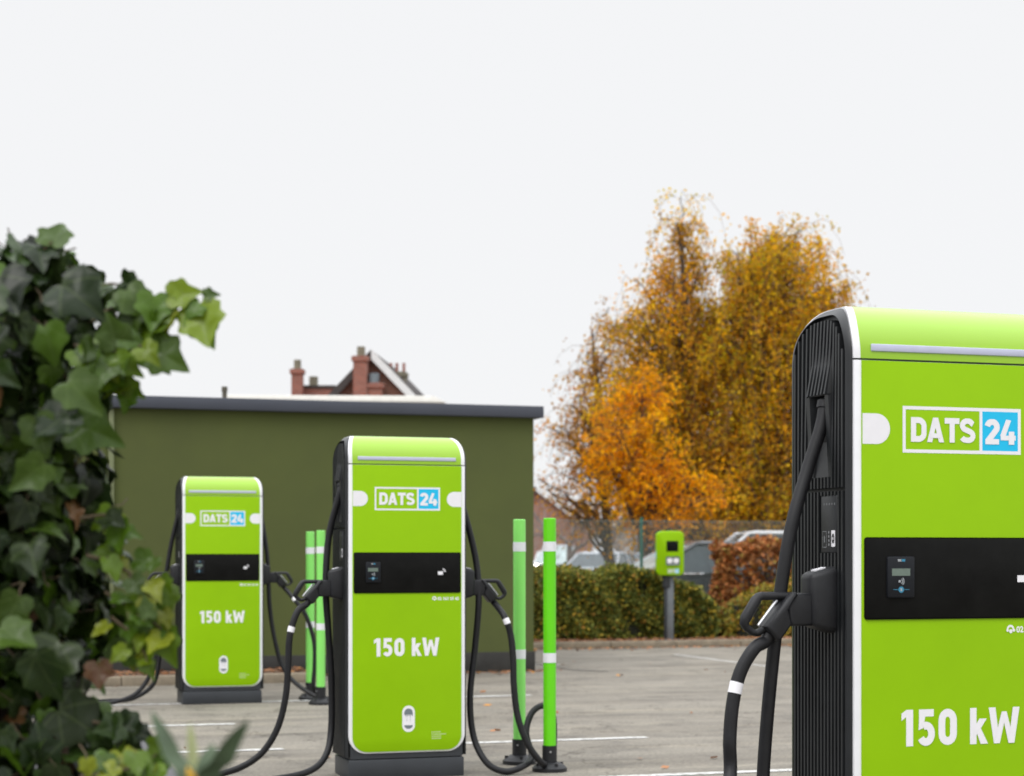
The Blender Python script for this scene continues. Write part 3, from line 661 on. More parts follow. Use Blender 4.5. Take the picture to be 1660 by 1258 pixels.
# ------------------------------------------------------------------ bollards
PALEG = mat('pale_green_plastic', (.24, .72, .14), .35, var=.06, scale=4)
SATG = mat('bright_green_plastic', (.125, .63, .002), .35, var=.05, scale=4)
def bollard(px, ybase, ztop, m_, label):
    Y = gy(ybase); r = .0385
    t = thing('bollard', label, 'bollard', (((px-CX)/FPX)*Y, Y, 0), random.uniform(-1, 1), 'green plastic bollards with white bands')
    b = MB(); b.tube([(0, 0, .10), (0, 0, ztop-.004), (0, 0, ztop)], [r, r, r-.005], 28); b.build('post', m_, t, smooth=40)
    for z0 in (ztop-.20, ztop-.20-.67): MB().tube([(0, 0, z0), (0, 0, z0+.058)], r+.0012, 28).build('reflective_band', mat('reflective_tape', (.74, .75, .77), .8, var=.04, scale=30, spec=.1), t)
    MB().tube([(0, 0, .05), (0, 0, .155)], r+.006, 24).build('sleeve', PLUG, t)
    b = MB(); b.tube([(0, 0, 0), (0, 0, .022), (0, 0, .04), (0, 0, .055)], [.105, .105, .085, .06], 24); bs = b.build('base', PLUG, t, smooth=35)
    b = MB()
    for k in range(4):
        a = k*math.pi/2+.4; b.tube([(.082*math.cos(a), .082*math.sin(a), .02), (.082*math.cos(a), .082*math.sin(a), .052)], .011, 6)
    b.build('bolts', SILVER if False else PLUG, bs)
    MB().tube([(0, -r-.012, .12), (0, -r-.004, .12)], .006, 8).build('rivet', SILVER, t)
bollard(842, 1238, CH+(HY-842)*gy(1238)/FPX, PALEG, 'pale green bollard in front of the right corner of the olive wall')
bollard(891, 1250, CH+(HY-840)*gy(1250)/FPX, SATG, 'vivid green bollard, rightmost of all, in front of the clipped hedge')
bollard(503, 1134, CH+(HY-862)*gy(1134)/FPX, PALEG, 'pale green bollard between two chargers, the left one of the touching pair')
bollard(520, 1142, CH+(HY-860)*gy(1142)/FPX, PALEG, 'pale green bollard of the touching pair that stands nearer the middle charger')

# ------------------------------------------------------------------ wall box on a post
Yw = 26.8; wl = Vector(((1085-CX)/FPX*Yw, Yw, .085))
t = thing('wall_box_charger', 'small lime green charging box on a grey post in front of the hedge', 'charging post', wl, 0)
zb = lambda y: CH+(HY-y)*Yw/FPX-.085
STEEL = mat('post_grey', (.16, .175, .19), .45, var=.1, metal=.3)
MB().box(-.035, .06, -.05, .05, .012, zb(933)+.0, .008).build('post', STEEL, t)
MB().box(-.10, .005, -.075, .075, zb(952), zb(931), .01).build('bracket', DARK, t)
MB().box(-.075, -.036, -.045, .045, .01, zb(940), .004).build('cable_duct', DARK, t)
MB().box(-.16, .16, -.10, .10, 0, .012, .003).build('foot_plate', STEEL, t)
def rr(x, z0, z1, r0, r1):
    P = [(-x+r0-r0*math.cos(R(a)), z0+r0-r0*math.sin(R(a))) for a in range(0, 91, 15)] + [(x-r0+r0*math.sin(R(a)), z0+r0-r0*math.cos(R(a))) for a in range(0, 91, 15)]
    P += [(x-r1+r1*math.cos(R(a)), z1-r1+r1*math.sin(R(a))*.6+r1*.4) for a in range(0, 91, 15)] + [(-x+r1-r1*math.sin(R(a)), z1-r1+r1*math.cos(R(a))*.6+r1*.4) for a in range(0, 91, 15)]
    return P
b = MB(); z0, z1 = zb(933), zb(861); b.prism(rr(.198, z0, z1, .07, .10), lambda x, z: (x, -.16, z), lambda x, z: (x, .06, z), .018); cs = b.build('casing', LIME, t, smooth=50)
MB().box(-.055, .115, -.166, -.158, zb(894), zb(877), .004).build('screen', BLACK, cs)
so_ = MB().box(-.06, .135, -.166, -.158, zb(916), zb(902), .02).build('socket_plate', mat('socket_grey', (.22, .24, .24), .5, var=.1), cs)
for x in (-.008, .085): MB().tube([(x, -.174, zb(909)), (x, -.160, zb(909))], .038, 16).build('socket', VINYL, so_)
lz = logo(cs, -.035, .125, zb(929), zb(922), -.1606)
b = MB(); b.box(-.201, -.197, -.11, .02, zb(906), zb(893)); b.build('sticker', mat('pale_blue_sticker', (.35, .62, .80), .5, var=.05), cs)

# ------------------------------------------------------------------ leaves helpers
def leaf_quads(C, size, rg, aspect=.6, droop=0.0):
    """random rhombic leaves at centres C (n,3)"""
    n = len(C); a = rg.normal(size=(n, 3)); a[:, 2] -= droop; a /= np.linalg.norm(a, axis=1)[:, None]
    r = rg.normal(size=(n, 3)); bb = np.cross(a, r); bb /= np.linalg.norm(bb, axis=1)[:, None]
    s = size*rg.uniform(.6, 1.35, size=(n, 1))
    V = np.stack([C-a*s*.5, C+bb*s*aspect*.5, C+a*s*.5, C-bb*s*aspect*.5], 1).reshape(-1, 3)
    return V, np.arange(n*4).reshape(-1, 4)
def pick(pal, wts, n, rg, jit=.2):
    pal = np.array(pal); i = rg.choice(len(pal), size=n, p=np.array(wts)/sum(wts)); return pal[i]*rg.uniform(1-jit, 1+jit, size=(n, 1))
LEAF = leaf_mat('autumn_leaf', .8, .5, False, .08); HLEAF = leaf_mat('hedge_leaf', .6, .22, False, .18); IVYL = leaf_mat('ivy_leaf', .33, .18, True, .26); LITTER = leaf_mat('fallen_leaf', .8, .1)
BARK = mat('brown_bark', (.075, .055, .042), .9, var=.35, scale=12, bump=.5, bscale=30)
BIRCHB = mat('birch_bark', (.42, .39, .35), .8, var=.5, scale=5, bump=.2, var2=(.08, .06, .05))

def tube_np(paths, sides=5):
    Vs, Fs, off = [], [], 0
    ang = np.arange(sides)*2*np.pi/sides
    for P, r in paths:
        P = np.asarray(P, float); n = len(P); T = np.gradient(P, axis=0); T /= np.linalg.norm(T, axis=1)[:, None]+1e-9
        ref = np.array([.31, .92, .2]); N = np.cross(T, ref); N /= np.linalg.norm(N, axis=1)[:, None]+1e-9; B = np.cross(T, N)
        r = np.asarray(r, float).reshape(-1, 1, 1)
        V = P[:, None, :] + r*(np.cos(ang)[None, :, None]*N[:, None, :] + np.sin(ang)[None, :, None]*B[:, None, :])
        Vs.append(V.reshape(-1, 3)); i = np.arange(n-1)[:, None]*sides; k = np.arange(sides)[None, :]; k2 = (k+1) % sides
        Fs.append(np.stack([i+k, i+k2, i+sides+k2, i+sides+k], -1).reshape(-1, 4)+off); off += n*sides
    return np.concatenate(Vs), np.concatenate(Fs)

def tree(name, label, px, Y, rows, pal, wts, nclump, strands, leafs, lsize, seed, bark=BARK, strand_len=(.5, 1.6), droop=1.0, trunk_r=.16, group='autumn trees beyond the car park', spread=.32, trunk_top=None, upsweep=.5):
    """rows: (photo y, left px, right px) outline of the crown; depth follows the width"""
    rg = np.random.default_rng(seed); s = Y/FPX
    bx_ = (px-CX)*s; t = thing(name, label, 'tree', (bx_, Y, 0))
    ys = np.array([r[0] for r in rows], float); xl = np.array([r[1] for r in rows], float); xr = np.array([r[2] for r in rows], float)
    wts_y = np.interp(np.linspace(ys[0], ys[-1], 200), ys, (xr-xl)); yy = np.linspace(ys[0], ys[-1], 200)
    C = []
    cdf = np.cumsum(wts_y**1.35); cdf /= cdf[-1]
    for i in range(nclump):
        y = np.interp(rg.random(), cdf, yy); l, r_ = np.interp(y, ys, xl), np.interp(y, ys, xr)
        a = rg.uniform(0, 2*np.pi); q = math.sqrt(rg.uniform(.02, 1)); xc = (l+r_)/2; hw_ = (r_-l)/2
        C.append(((xc+hw_*q*math.cos(a)-CX)*s - bx_, hw_*s*.85*q*math.sin(a), CH+(HY-y)*s))
    C = np.array(C); top = C[:, 2].max()
    ztop = trunk_top or top*.93; xtop = ((xl[0]+xr[0])/2-CX)*s-bx_
    tz = np.linspace(0, ztop, 14); wob = rg.normal(size=(14, 2)).cumsum(0)*.05; wob[0] = 0
    TP = np.stack([xtop*(tz/ztop)**1.5+wob[:, 0], wob[:, 1], tz], 1); tr = trunk_r*(1-tz/ztop)**.8+.02
    V, F = tube_np([(TP, tr)], 9); npmesh('trunk', V, F, bark, t, smooth=True)
    paths = []; LC = []; TW = []; CI = []
    for ci, c in enumerate(C):
        hdist = math.hypot(c[0], c[1]); za = np.clip(c[2]-hdist*upsweep-rg.uniform(.2, 1.0), top*.14, ztop*.97)
        k = np.interp(za, tz, np.arange(14)); p0 = np.array([np.interp(za, tz, TP[:, 0]), np.interp(za, tz, TP[:, 1]), za])
        mid = (p0+c)/2+np.array([0, 0, .18*hdist])+rg.normal(size=3)*.12
        u = np.linspace(0, 1, 7)[:, None]; P = (1-u)**2*p0+2*u*(1-u)*mid+u*u*c; P[1:-1] += rg.normal(size=(5, 3))*.05
        r0 = np.interp(za, tz, tr)*.42; paths.append((P, np.linspace(r0, .012, 7)))
        for j in range(strands):
            q = P[rg.integers(3, 7)] + rg.normal(size=3)*.08
            L = rg.uniform(*strand_len); d = np.clip(np.array([rg.normal()*spread*1.4, rg.normal()*spread*1.4, rg.normal()*.25+.15]), -.75, .75)
            m_ = 6; u2 = np.linspace(0, 1, m_)[:, None]
            S = q + d*L*u2*(1-.35*u2)*1.3 + np.array([0, 0, -1])*droop*L*u2**1.8
            S[1:] += rg.normal(size=(m_-1, 3))*.03
            TW.append((S, np.linspace(.006, .003, m_)))
            nl = rg.poisson(leafs); uu = rg.uniform(.1, 1.0, nl)
            pp = np.stack([np.interp(uu, u2[:, 0], S[:, k_]) for k_ in range(3)], 1) + rg.normal(size=(nl, 3))*.085
            LC.append(pp); CI.append(np.full(nl, ci))
    V, F = tube_np(paths, 5); V2, F2 = tube_np(TW, 3)
    npmesh('branches', V, F, bark if bark is BARK else BARK, t, smooth=True); npmesh('twigs', V2, F2, mat('twig_bark', (.15, .085, .04), .9, var=.2), t)
    LC = np.concatenate(LC); V, F = leaf_quads(LC, lsize, rg, .7, .4)
    # autumn hue differs by bough, lightness at random by clump
    CI = np.concatenate(CI); k1 = rg.integers(0, len(pal), nclump); bias = np.array(pal)[k1]; fac = rg.uniform(.68, 1.22, nclump)
    tn = pick(pal, wts, len(F), rg); tn = (tn*.62+bias[CI]*.38)*fac[CI][:, None]
    npmesh('leaves', V, F, LEAF, t, tint=np.clip(tn, 0, .95))
    return t, len(F)
ORANGE, OCHRE, OLV, BRN, RUST, YEL = (.93, .40, .008), (.80, .43, .018), (.52, .42, .02), (.48, .25, .05), (.56, .20, .03), (.90, .60, .02)
tree('birch_tree', 'tall weeping birch with thin ochre foliage, its top the left of the two peaks', 1120, 41, [(318, 1085, 1112), (350, 1062, 1126), (400, 1050, 1150), (450, 1022, 1175), (520, 985, 1195), (600, 965, 1205), (700, 965, 1210), (850, 1010, 1210)],
     [OCHRE, BRN, ORANGE, OLV, YEL], [4, 3.6, 2.2, 1.5, 1.2], 175, 10, 23, .084, 5, strand_len=(.5, 1.7), droop=1.0, trunk_r=.17, spread=.30)
tree('birch_tree', 'broad weeping birch with dense mustard foliage directly behind the nearest charger', 1262, 40, [(345, 1195, 1262), (370, 1176, 1310), (405, 1160, 1360), (440, 1145, 1380), (480, 1130, 1388), (540, 1120, 1395), (620, 1125, 1400), (720, 1125, 1400), (850, 1140, 1400)],
     [OCHRE, OLV, ORANGE, BRN, YEL], [5, 3.5, 1.9, 2.0, 1.3], 250, 11, 26, .084, 6, strand_len=(.4, 1.6), droop=1.0, trunk_r=.2, spread=.30)
tree('autumn_tree', 'thinly leaved brown tree spreading low beside the corner of the olive building', 985, 44, [(480, 955, 1005), (530, 920, 1030), (600, 912, 1040), (680, 880, 1040), (760, 868, 1040), (840, 890, 1010)],
     [BRN, OCHRE, RUST], [5, 2, 2], 80, 10, 8, .085, 8, strand_len=(.5, 1.6), droop=.6, trunk_r=.13, upsweep=.3, spread=.5)
tree('maple_tree', 'small glowing orange tree in front of the left birch', 1050, 37, [(600, 1010, 1060), (650, 960, 1110), (700, 940, 1130), (760, 965, 1150), (835, 1000, 1170)],
     [ORANGE, (.95, .50, .01), RUST], [5, 3, .8], 50, 9, 18, .09, 9, strand_len=(.3, 1.0), droop=.45, trunk_r=.11, spread=.8)
tree('autumn_tree', 'yellow brown tree farthest right, hidden behind the nearest charger', 1720, 46, [(500, 1690, 1750), (560, 1640, 1800), (650, 1600, 1830), (760, 1600, 1830), (850, 1640, 1800)],
     [OCHRE, OLV, BRN], [4, 3, 2], 90, 9, 18, .09, 15, strand_len=(.4, 1.3), droop=.7, trunk_r=.15)
# bare trees far off
def bare_tree(label, px, Y, h, seed, wd=.5):
    rg = np.random.default_rng(seed); t = thing('bare_tree', label, 'tree', (((px-CX)/FPX)*Y, Y, 0))
    paths = []; tw = []
    def rec(p, d, L, r, dep):
        n = 5; P = [p]
        for i in range(n): d = d+rg.normal(size=3)*.13+np.array([0, 0, .04]); d /= np.linalg.norm(d); P.append(P[-1]+d*L/n)
        (paths if dep < 3 else tw).append((np.array(P), np.linspace(r, r*.55, n+1)))
        if dep >= 5: return
        for k in range(3 if dep < 3 else 3):
            q = P[rg.integers(2, n+1)]; dd = d+rg.normal(size=3)*wd; dd /= np.linalg.norm(dd); rec(q, dd, L*rg.uniform(.55, .85), r*.55, dep+1)
    rec(np.zeros(3), np.array([0, 0, 1.]), h*.34, .16, 0)
    V, F = tube_np(paths, 6); npmesh('trunk', V, F, mat('grey_bark', (.20, .17, .16), .9, var=.2), t)
    V, F = tube_np(tw, 3); npmesh('twigs', V, F, mat('grey_twigs', (.27, .22, .20), .9, var=.1), t)
bare_tree('leafless grey tree in the distance beyond the fence, left of the green fence post', 975, 66, 6.0, 3)
bare_tree('leafless grey tree in the distance over the silver parked cars', 925, 70, 5.4, 4)
bare_tree('leafless grey tree in the distance behind the green fence post', 1030, 72, 5.6, 5)
bare_tree('leafless grey tree in the distance, right above the wall box', 1115, 76, 5.0, 12)

# ------------------------------------------------------------------ hedges
def hedge(name, label, u0, u1, v0, v1, htop, pal, wts, n, size, seed, core, parent_kind='hedge', lump=.10, zb_=.085, thin=0.0):
    rg = np.random.default_rng(seed); t = thing(name, label, parent_kind, W2((u0+u1)/2, (v0+v1)/2, zb_), TH)
    hu, hv = (u1-u0)/2, (v1-v0)/2
    top = lambda u: np.interp(u, *zip(*[(a-(u0+u1)/2, h-zb_) for a, h in htop]))
    def lumps(a, b): return lump*(np.sin(a*5.1+1)+np.sin(a*11.3+b*7)+.7*np.sin(b*9+a*3.1))/2.4
    C = []
    m1 = int(n*.5); u = rg.uniform(-hu, hu, m1); z = rg.uniform(0, 1, m1)**.8*top(u); C.append(np.stack([u, -hv+.05+lumps(u, z)-rg.exponential(.05, m1)*-1*1, z], 1))
    m2 = int(n*.3); u = rg.uniform(-hu, hu, m2); v = rg.uniform(-hv, hv, m2); C.append(np.stack([u, v, top(u)+lumps(u, v)-rg.exponential(.06, m2)+.03], 1))
    m3 = int(n*.1)
    for sd in (-1, 1): v = rg.uniform(-hv, hv, m3); z = rg.uniform(0, 1, m3); uu = np.full(m3, sd*hu); C.append(np.stack([uu+lumps(v, z)*1.0-sd*rg.exponential(.05, m3), v, z*top(uu)], 1))
    C = np.concatenate(C)+rg.normal(size=(n if False else sum(map(len, C)), 3))*.02
    V, F = leaf_quads(C, size, rg, .65)
    npmesh('leaves', V, F, HLEAF, t, tint=pick(pal, wts, len(F), rg, .3))
    # woody stems inside
    paths = []
    for i in range(int((u1-u0)*14)):
        x = rg.uniform(-hu*.97, hu*.97); y = rg.uniform(-hv*.7, hv*.7); h = top(x)*.93
        for k in range(3): paths.append((np.array([[x, y, 0], [x+rg.normal()*.05, y+rg.normal()*.05, h*.4], [x+rg.normal()*.12, y+rg.normal()*.1, h]]), [.012, .009, .004]))
    V, F = tube_np(paths, 4); npmesh('stems', V, F, BARK, t)
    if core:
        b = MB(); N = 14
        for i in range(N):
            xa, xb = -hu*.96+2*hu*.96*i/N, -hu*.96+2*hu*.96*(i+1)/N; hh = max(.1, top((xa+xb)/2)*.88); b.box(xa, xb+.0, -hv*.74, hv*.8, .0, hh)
        b.build('dark_core', mat('hedge_shade_core', (.012, .013, .006), 1.0, var=.4, scale=20), t)  # near-black boxes put in for the shade between the leaves
DG, MG, YG, YL = (.085, .108, .024), (.150, .170, .032), (.27, .25, .04), (.50, .36, .04)
uA = uv_of(Vector((30/FPX*27.2, 27.2, 0)))[0]; uB = uv_of(Vector((308/FPX*28, 28, 0)))[0]
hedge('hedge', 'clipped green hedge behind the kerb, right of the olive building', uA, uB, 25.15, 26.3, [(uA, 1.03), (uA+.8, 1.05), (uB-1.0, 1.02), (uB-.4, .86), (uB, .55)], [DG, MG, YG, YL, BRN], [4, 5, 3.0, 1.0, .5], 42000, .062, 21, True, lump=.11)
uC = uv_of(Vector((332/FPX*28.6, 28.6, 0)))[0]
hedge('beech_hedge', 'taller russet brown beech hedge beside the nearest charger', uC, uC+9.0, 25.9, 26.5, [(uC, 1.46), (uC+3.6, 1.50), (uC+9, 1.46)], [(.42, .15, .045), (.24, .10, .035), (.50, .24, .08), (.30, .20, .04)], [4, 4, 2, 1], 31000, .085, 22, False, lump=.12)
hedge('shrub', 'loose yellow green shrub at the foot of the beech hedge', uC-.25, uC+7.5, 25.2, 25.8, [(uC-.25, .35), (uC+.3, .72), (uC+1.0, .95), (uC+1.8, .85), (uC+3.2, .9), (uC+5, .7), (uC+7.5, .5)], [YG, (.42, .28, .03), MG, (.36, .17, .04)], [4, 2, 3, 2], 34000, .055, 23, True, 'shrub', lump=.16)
# leaf litter
def litter(name, n, ufn, seed, pal=None):
    rg = np.random.default_rng(seed); P = ufn(rg, n); V, F = leaf_quads(P, .075, rg, .7); V = V.reshape(-1, 4, 3); c = V.mean(1, keepdims=True); V[:, :, 2] = c[:, :, 2]+(V[:, :, 2]-c[:, :, 2])*.3
    o = npmesh(name, V.reshape(-1, 3), F, LITTER, tint=pick([(.36, .17, .08), (.25, .11, .05), (.45, .22, .06), (.20, .12, .08)], [4, 3, 1, 2], len(F), rg)); tag(o, kind='stuff')
def uvpts(u, v, z): return np.stack([u*CT-v*ST, u*ST+v*CT, z], 1)
litter('fallen_leaves', 2600, lambda rg, n: uvpts(rg.uniform(6.6, 16, n), VK+.15+rg.exponential(.3, n), np.full(n, .105)), 31)
litter('fallen_leaves', 1300, lambda rg, n: uvpts(rg.uniform(-5, 4.0, n), VB-.9+rg.uniform(0, .85, n), np.full(n, .10)), 32)
litter('fallen_leaves', 260, lambda rg, n: uvpts(rg.uniform(2.5, UB+.3, n), VB-.04-rg.exponential(.12, n), np.full(n, .015)), 33)
litter('fallen_leaves', 500, lambda rg, n: uvpts(rg.uniform(6.4, 15, n), VK-.03-rg.exponential(.12, n), np.full(n, .015)), 34)
litter('fallen_leaves', 70, lambda rg, n: uvpts(rg.uniform(0, 9, n), rg.uniform(9, 23, n), np.full(n, .012)), 35)

# ------------------------------------------------------------------ chain-link fence
VF = 26.75; FT = 1.86
ft = thing('chain_link_fence', 'tall chain link fence with green posts behind the hedges', 'fence', W2(7.0, VF, .085), TH)
LF = 19.0; hz = FT-.085
b = MB(); step = .062
segs = []
k = -hz
while k < LF:
    for sg in (1, -1):
        x0, x1 = k, k+hz; z0, z1 = (0, hz) if sg > 0 else (hz, 0)
        if x0 < 0: z0 += (z1-z0)*(-x0/hz); x0 = 0
        if x1 > LF: z1 = z0+(z1-z0)*(LF-x0)/(x1-x0); x1 = LF
        if x1-x0 > .03: segs.append(((x0, sg*.0015, z0), (x1, sg*.0015, z1)))
    k += step
V, F = tube_np([(np.array([a, ((a[0]+c[0])/2, a[1], (a[2]+c[2])/2), c]), [.0022]*3) for a, c in segs], 4)
npmesh('wire_mesh', V, F, mat('galvanised_green_wire', (.22, .27, .24), .5, var=.1), ft)
MB().tube([(0, 0, hz-.01), (LF, 0, hz-.01)], .003, 6).build('tension_wire', mat('galvanised_green_wire', (.22, .27, .24)), ft)
GP = mat('green_post', (.012, .14, .10), .45, var=.1)
p = pt(1041, 900, 1); 
# post column 1041 on the fence line
xs = (1041-CX)/FPX; upost = VF*(xs*CT+ST)/(CT-xs*ST)
for du in (-5.2, -2.6, 0, 2.6, 5.2, 7.8, 10.4):
    x = upost+du-7.0
    if 0 <= x <= LF:
        MB().tube([(x, .03, 0), (x, .03, hz+.05)], .024, 12).build('post', GP, ft)

# ------------------------------------------------------------------ cars
GLASS = mat('car_glass', (.05, .065, .075), .12, var=.2, spec=.35); TYRE = mat('tyre', (.02, .02, .02), .8, var=.2); RIM = mat('alloy', (.35, .36, .38), .35, metal=.8, var=.1)
PALEGL = mat('painted_reflection_glass', (.38, .46, .46), .15, var=.3, scale=2)  # sky reflection painted as a pale base colour; also unlit headlights
LAMP = mat('lit_headlight', (.9, .9, .85), .2, emis=(1, .93, .78), es=12.0)
def car(label, x, y, rz, paint, H=1.5, L=4.3, Wd=1.8, lit=False, gl=None, lz=.66, sgl=None, zs=1.0, group='cars parked beyond the fence', name='parked_car'):
    """front towards -x local"""
    t = thing(name, label, 'car', (x, y, 0), rz, group); gl = gl or GLASS
    prof = [(-L/2, .30), (-L/2-.02, .62), (-L/2+.12, .78), (-L*.22, .97), (L*.40, 1.02), (L/2-.02, .95), (L/2, .55), (L/2-.06, .30)]
    b = MB(); bm = b.bm; rings = []
    for yy, k in ((-Wd/2, .93), (-Wd/2+.0, 1), (-Wd/4, 1.01), (0, 1.02), (Wd/4, 1.01), (Wd/2, 1), (Wd/2, .93)):
        ins = .07 if k == .93 else 0
        rings.append([bm.verts.new((px_*(1-.02*abs(yy)/Wd*2) , yy*(1.0 if ins == 0 else 1.0), .30+(pz-.30)*(k if pz > .4 else 1))) for px_, pz in prof])
    rings[1] = rings[1]
    for r_ in (rings[0], rings[-1]):
        for v in r_: v.co.x *= .985; v.co.y *= .985
    n = len(prof)
    for a, c in zip(rings[:-1], rings[1:]):
        for k in range(n): bm.faces.new((a[k], a[(k+1) % n], c[(k+1) % n], c[k]))
    bm.faces.new(rings[0]); bm.faces.new(rings[-1][::-1])
    bmesh.ops.subdivide_edges(bm, edges=bm.edges, cuts=1, smooth=.5)
    bd = b.build('body', paint, t, smooth=35)
    # roof, pillars
    zt = H; xa, xb = -L*.22, L*.44; ra, rb = -L*.02, L*.33; wt = Wd*.36; ws = Wd*.47
    b = MB(); b.hexa([(ra-.05, -wt, zt-.07), (rb+.05, -wt, zt-.07), (rb+.05, wt, zt-.07), (ra-.05, wt, zt-.07), (ra+.12, -wt+.10, zt), (rb-.1, -wt+.10, zt-.01), (rb-.1, wt-.10, zt-.01), (ra+.12, wt-.10, zt)], .03)
    for sd in (-1, 1):
        for (x0, x1) in ((xa, ra), (L*.14, L*.14), (xb, rb)):
            b.tube([(x0, sd*ws, zs-.05), (x1, sd*wt, zt-.05)], .035, 6)
        b.tube([(ra, sd*wt, zt-.05), (rb, sd*wt, zt-.05)], .035, 6)
    b.build('roof', paint, t, smooth=40)
    q = lambda nm, P: MB().poly(P).build(nm, (sgl or gl) if nm != 'windscreen' else gl, t)
    q('windscreen', [(xa, -ws+.02, zs-.03), (xa, ws-.02, zs-.03), (ra, wt-.01, zt-.06), (ra, -wt+.01, zt-.06)])
    q('rear_window', [(xb, -ws+.02, zs-.03), (xb, ws-.02, zs-.03), (rb, wt-.01, zt-.06), (rb, -wt+.01, zt-.06)])
    for sd in (-1, 1): q('side_window', [(xa, sd*(ws-.01), zs-.03), (xb, sd*(ws-.01), zs-.03), (rb, sd*(wt-.005), zt-.06), (ra, sd*(wt-.005), zt-.06)])
    for sd in (-1, 1):
        for xw in (-L*.31, L*.31):
            wh = MB().tube([(xw, sd*(Wd/2-.19), .32), (xw, sd*(Wd/2+.01), .32)], .32, 20).build('wheel', TYRE, t)
            MB().tube([(xw, sd*(Wd/2), .32), (xw, sd*(Wd/2+.02), .32)], .2, 14).build('rim', RIM, wh)
        MB().box(-L/2-.03, -L/2+.1, sd*Wd*.37-.16, sd*Wd*.37+.16, lz, lz+.14, .03).build('headlight', LAMP if lit else PALEGL, t)
        MB().box(xa+.12, xa+.26, sd*(Wd/2+.02)-.09, sd*(Wd/2+.02)+.09, .98, 1.10, .03).build('mirror', paint, t)
    MB().box(-L/2-.045, -L/2-.015, -.24, .24, .42, .53, .004).build('number_plate', VINYL, t)
    return t
CARD = mat('dark_grey_car_paint', (.045, .050, .062), .3, var=.05, coat=.6); CARW = mat('white_car_paint', (.70, .71, .73), .3, var=.03, coat=.6); CARS = mat('silver_car_paint', (.42, .46, .50), .3, var=.03, coat=.5); CARB = mat('blue_grey_car_paint', (.12, .15, .20), .3, var=.05, coat=.5)
carx = lambda px, Y: (px-CX)/FPX*Y
car('dark grey car parked just behind the fence between the two hedges', carx(1118, 31.0), 31.0, R(12), CARD, H=1.56, L=4.6, gl=PALEGL, sgl=GLASS, zs=1.06)
car('white car with a tall roof showing above the beech hedge', carx(1212, 36), 36.0, R(4), CARW, H=1.80, L=4.9, gl=GLASS)
car('silver car facing the camera with lit headlights, above the left end of the hedge', carx(905, 88), 88, R(89), CARS, H=1.86, Wd=1.95, lz=.80, lit=True, gl=PALEGL, group='cars driving in the distance', name='car')
car('white car with lit headlights just behind the silver one', carx(892, 97), 97, R(90), CARW, H=1.6, lz=.80, lit=True, gl=PALEGL, group='cars driving in the distance', name='car')
car('pale grey car parked far off beyond the fence, nearest the lit headlights', carx(972, 58), 58, R(70), CARS, H=1.46)
car('blue grey car parked far off beyond the fence, left of the green fence post', carx(1012, 60), 60, R(100), CARB, H=1.44)
# blue signs in the distance
def sign(px, py, Y, label, w_=.35, h_=.5):
    z = CH+(HY-py)*Y/FPX; t = thing('road_sign', label, 'sign', (carx(px, Y), Y, 0))
    MB().tube([(0, .03, 0), (0, .03, z+h_/2)], .03, 8).build('pole', STEEL, t)
    MB().box(-w_/2, w_/2, -.02, .0, z-h_/2, z+h_/2, .008).build('panel', mat('sign_blue', (.03, .25, .68), .5, var=.05), t)
sign(1223, 855, 50, 'small blue sign on a pole in the distance below the yellow birch')
sign(1061, 876, 50, 'small blue sign on a pole in the distance, left edge behind the wall box', .4, .55)

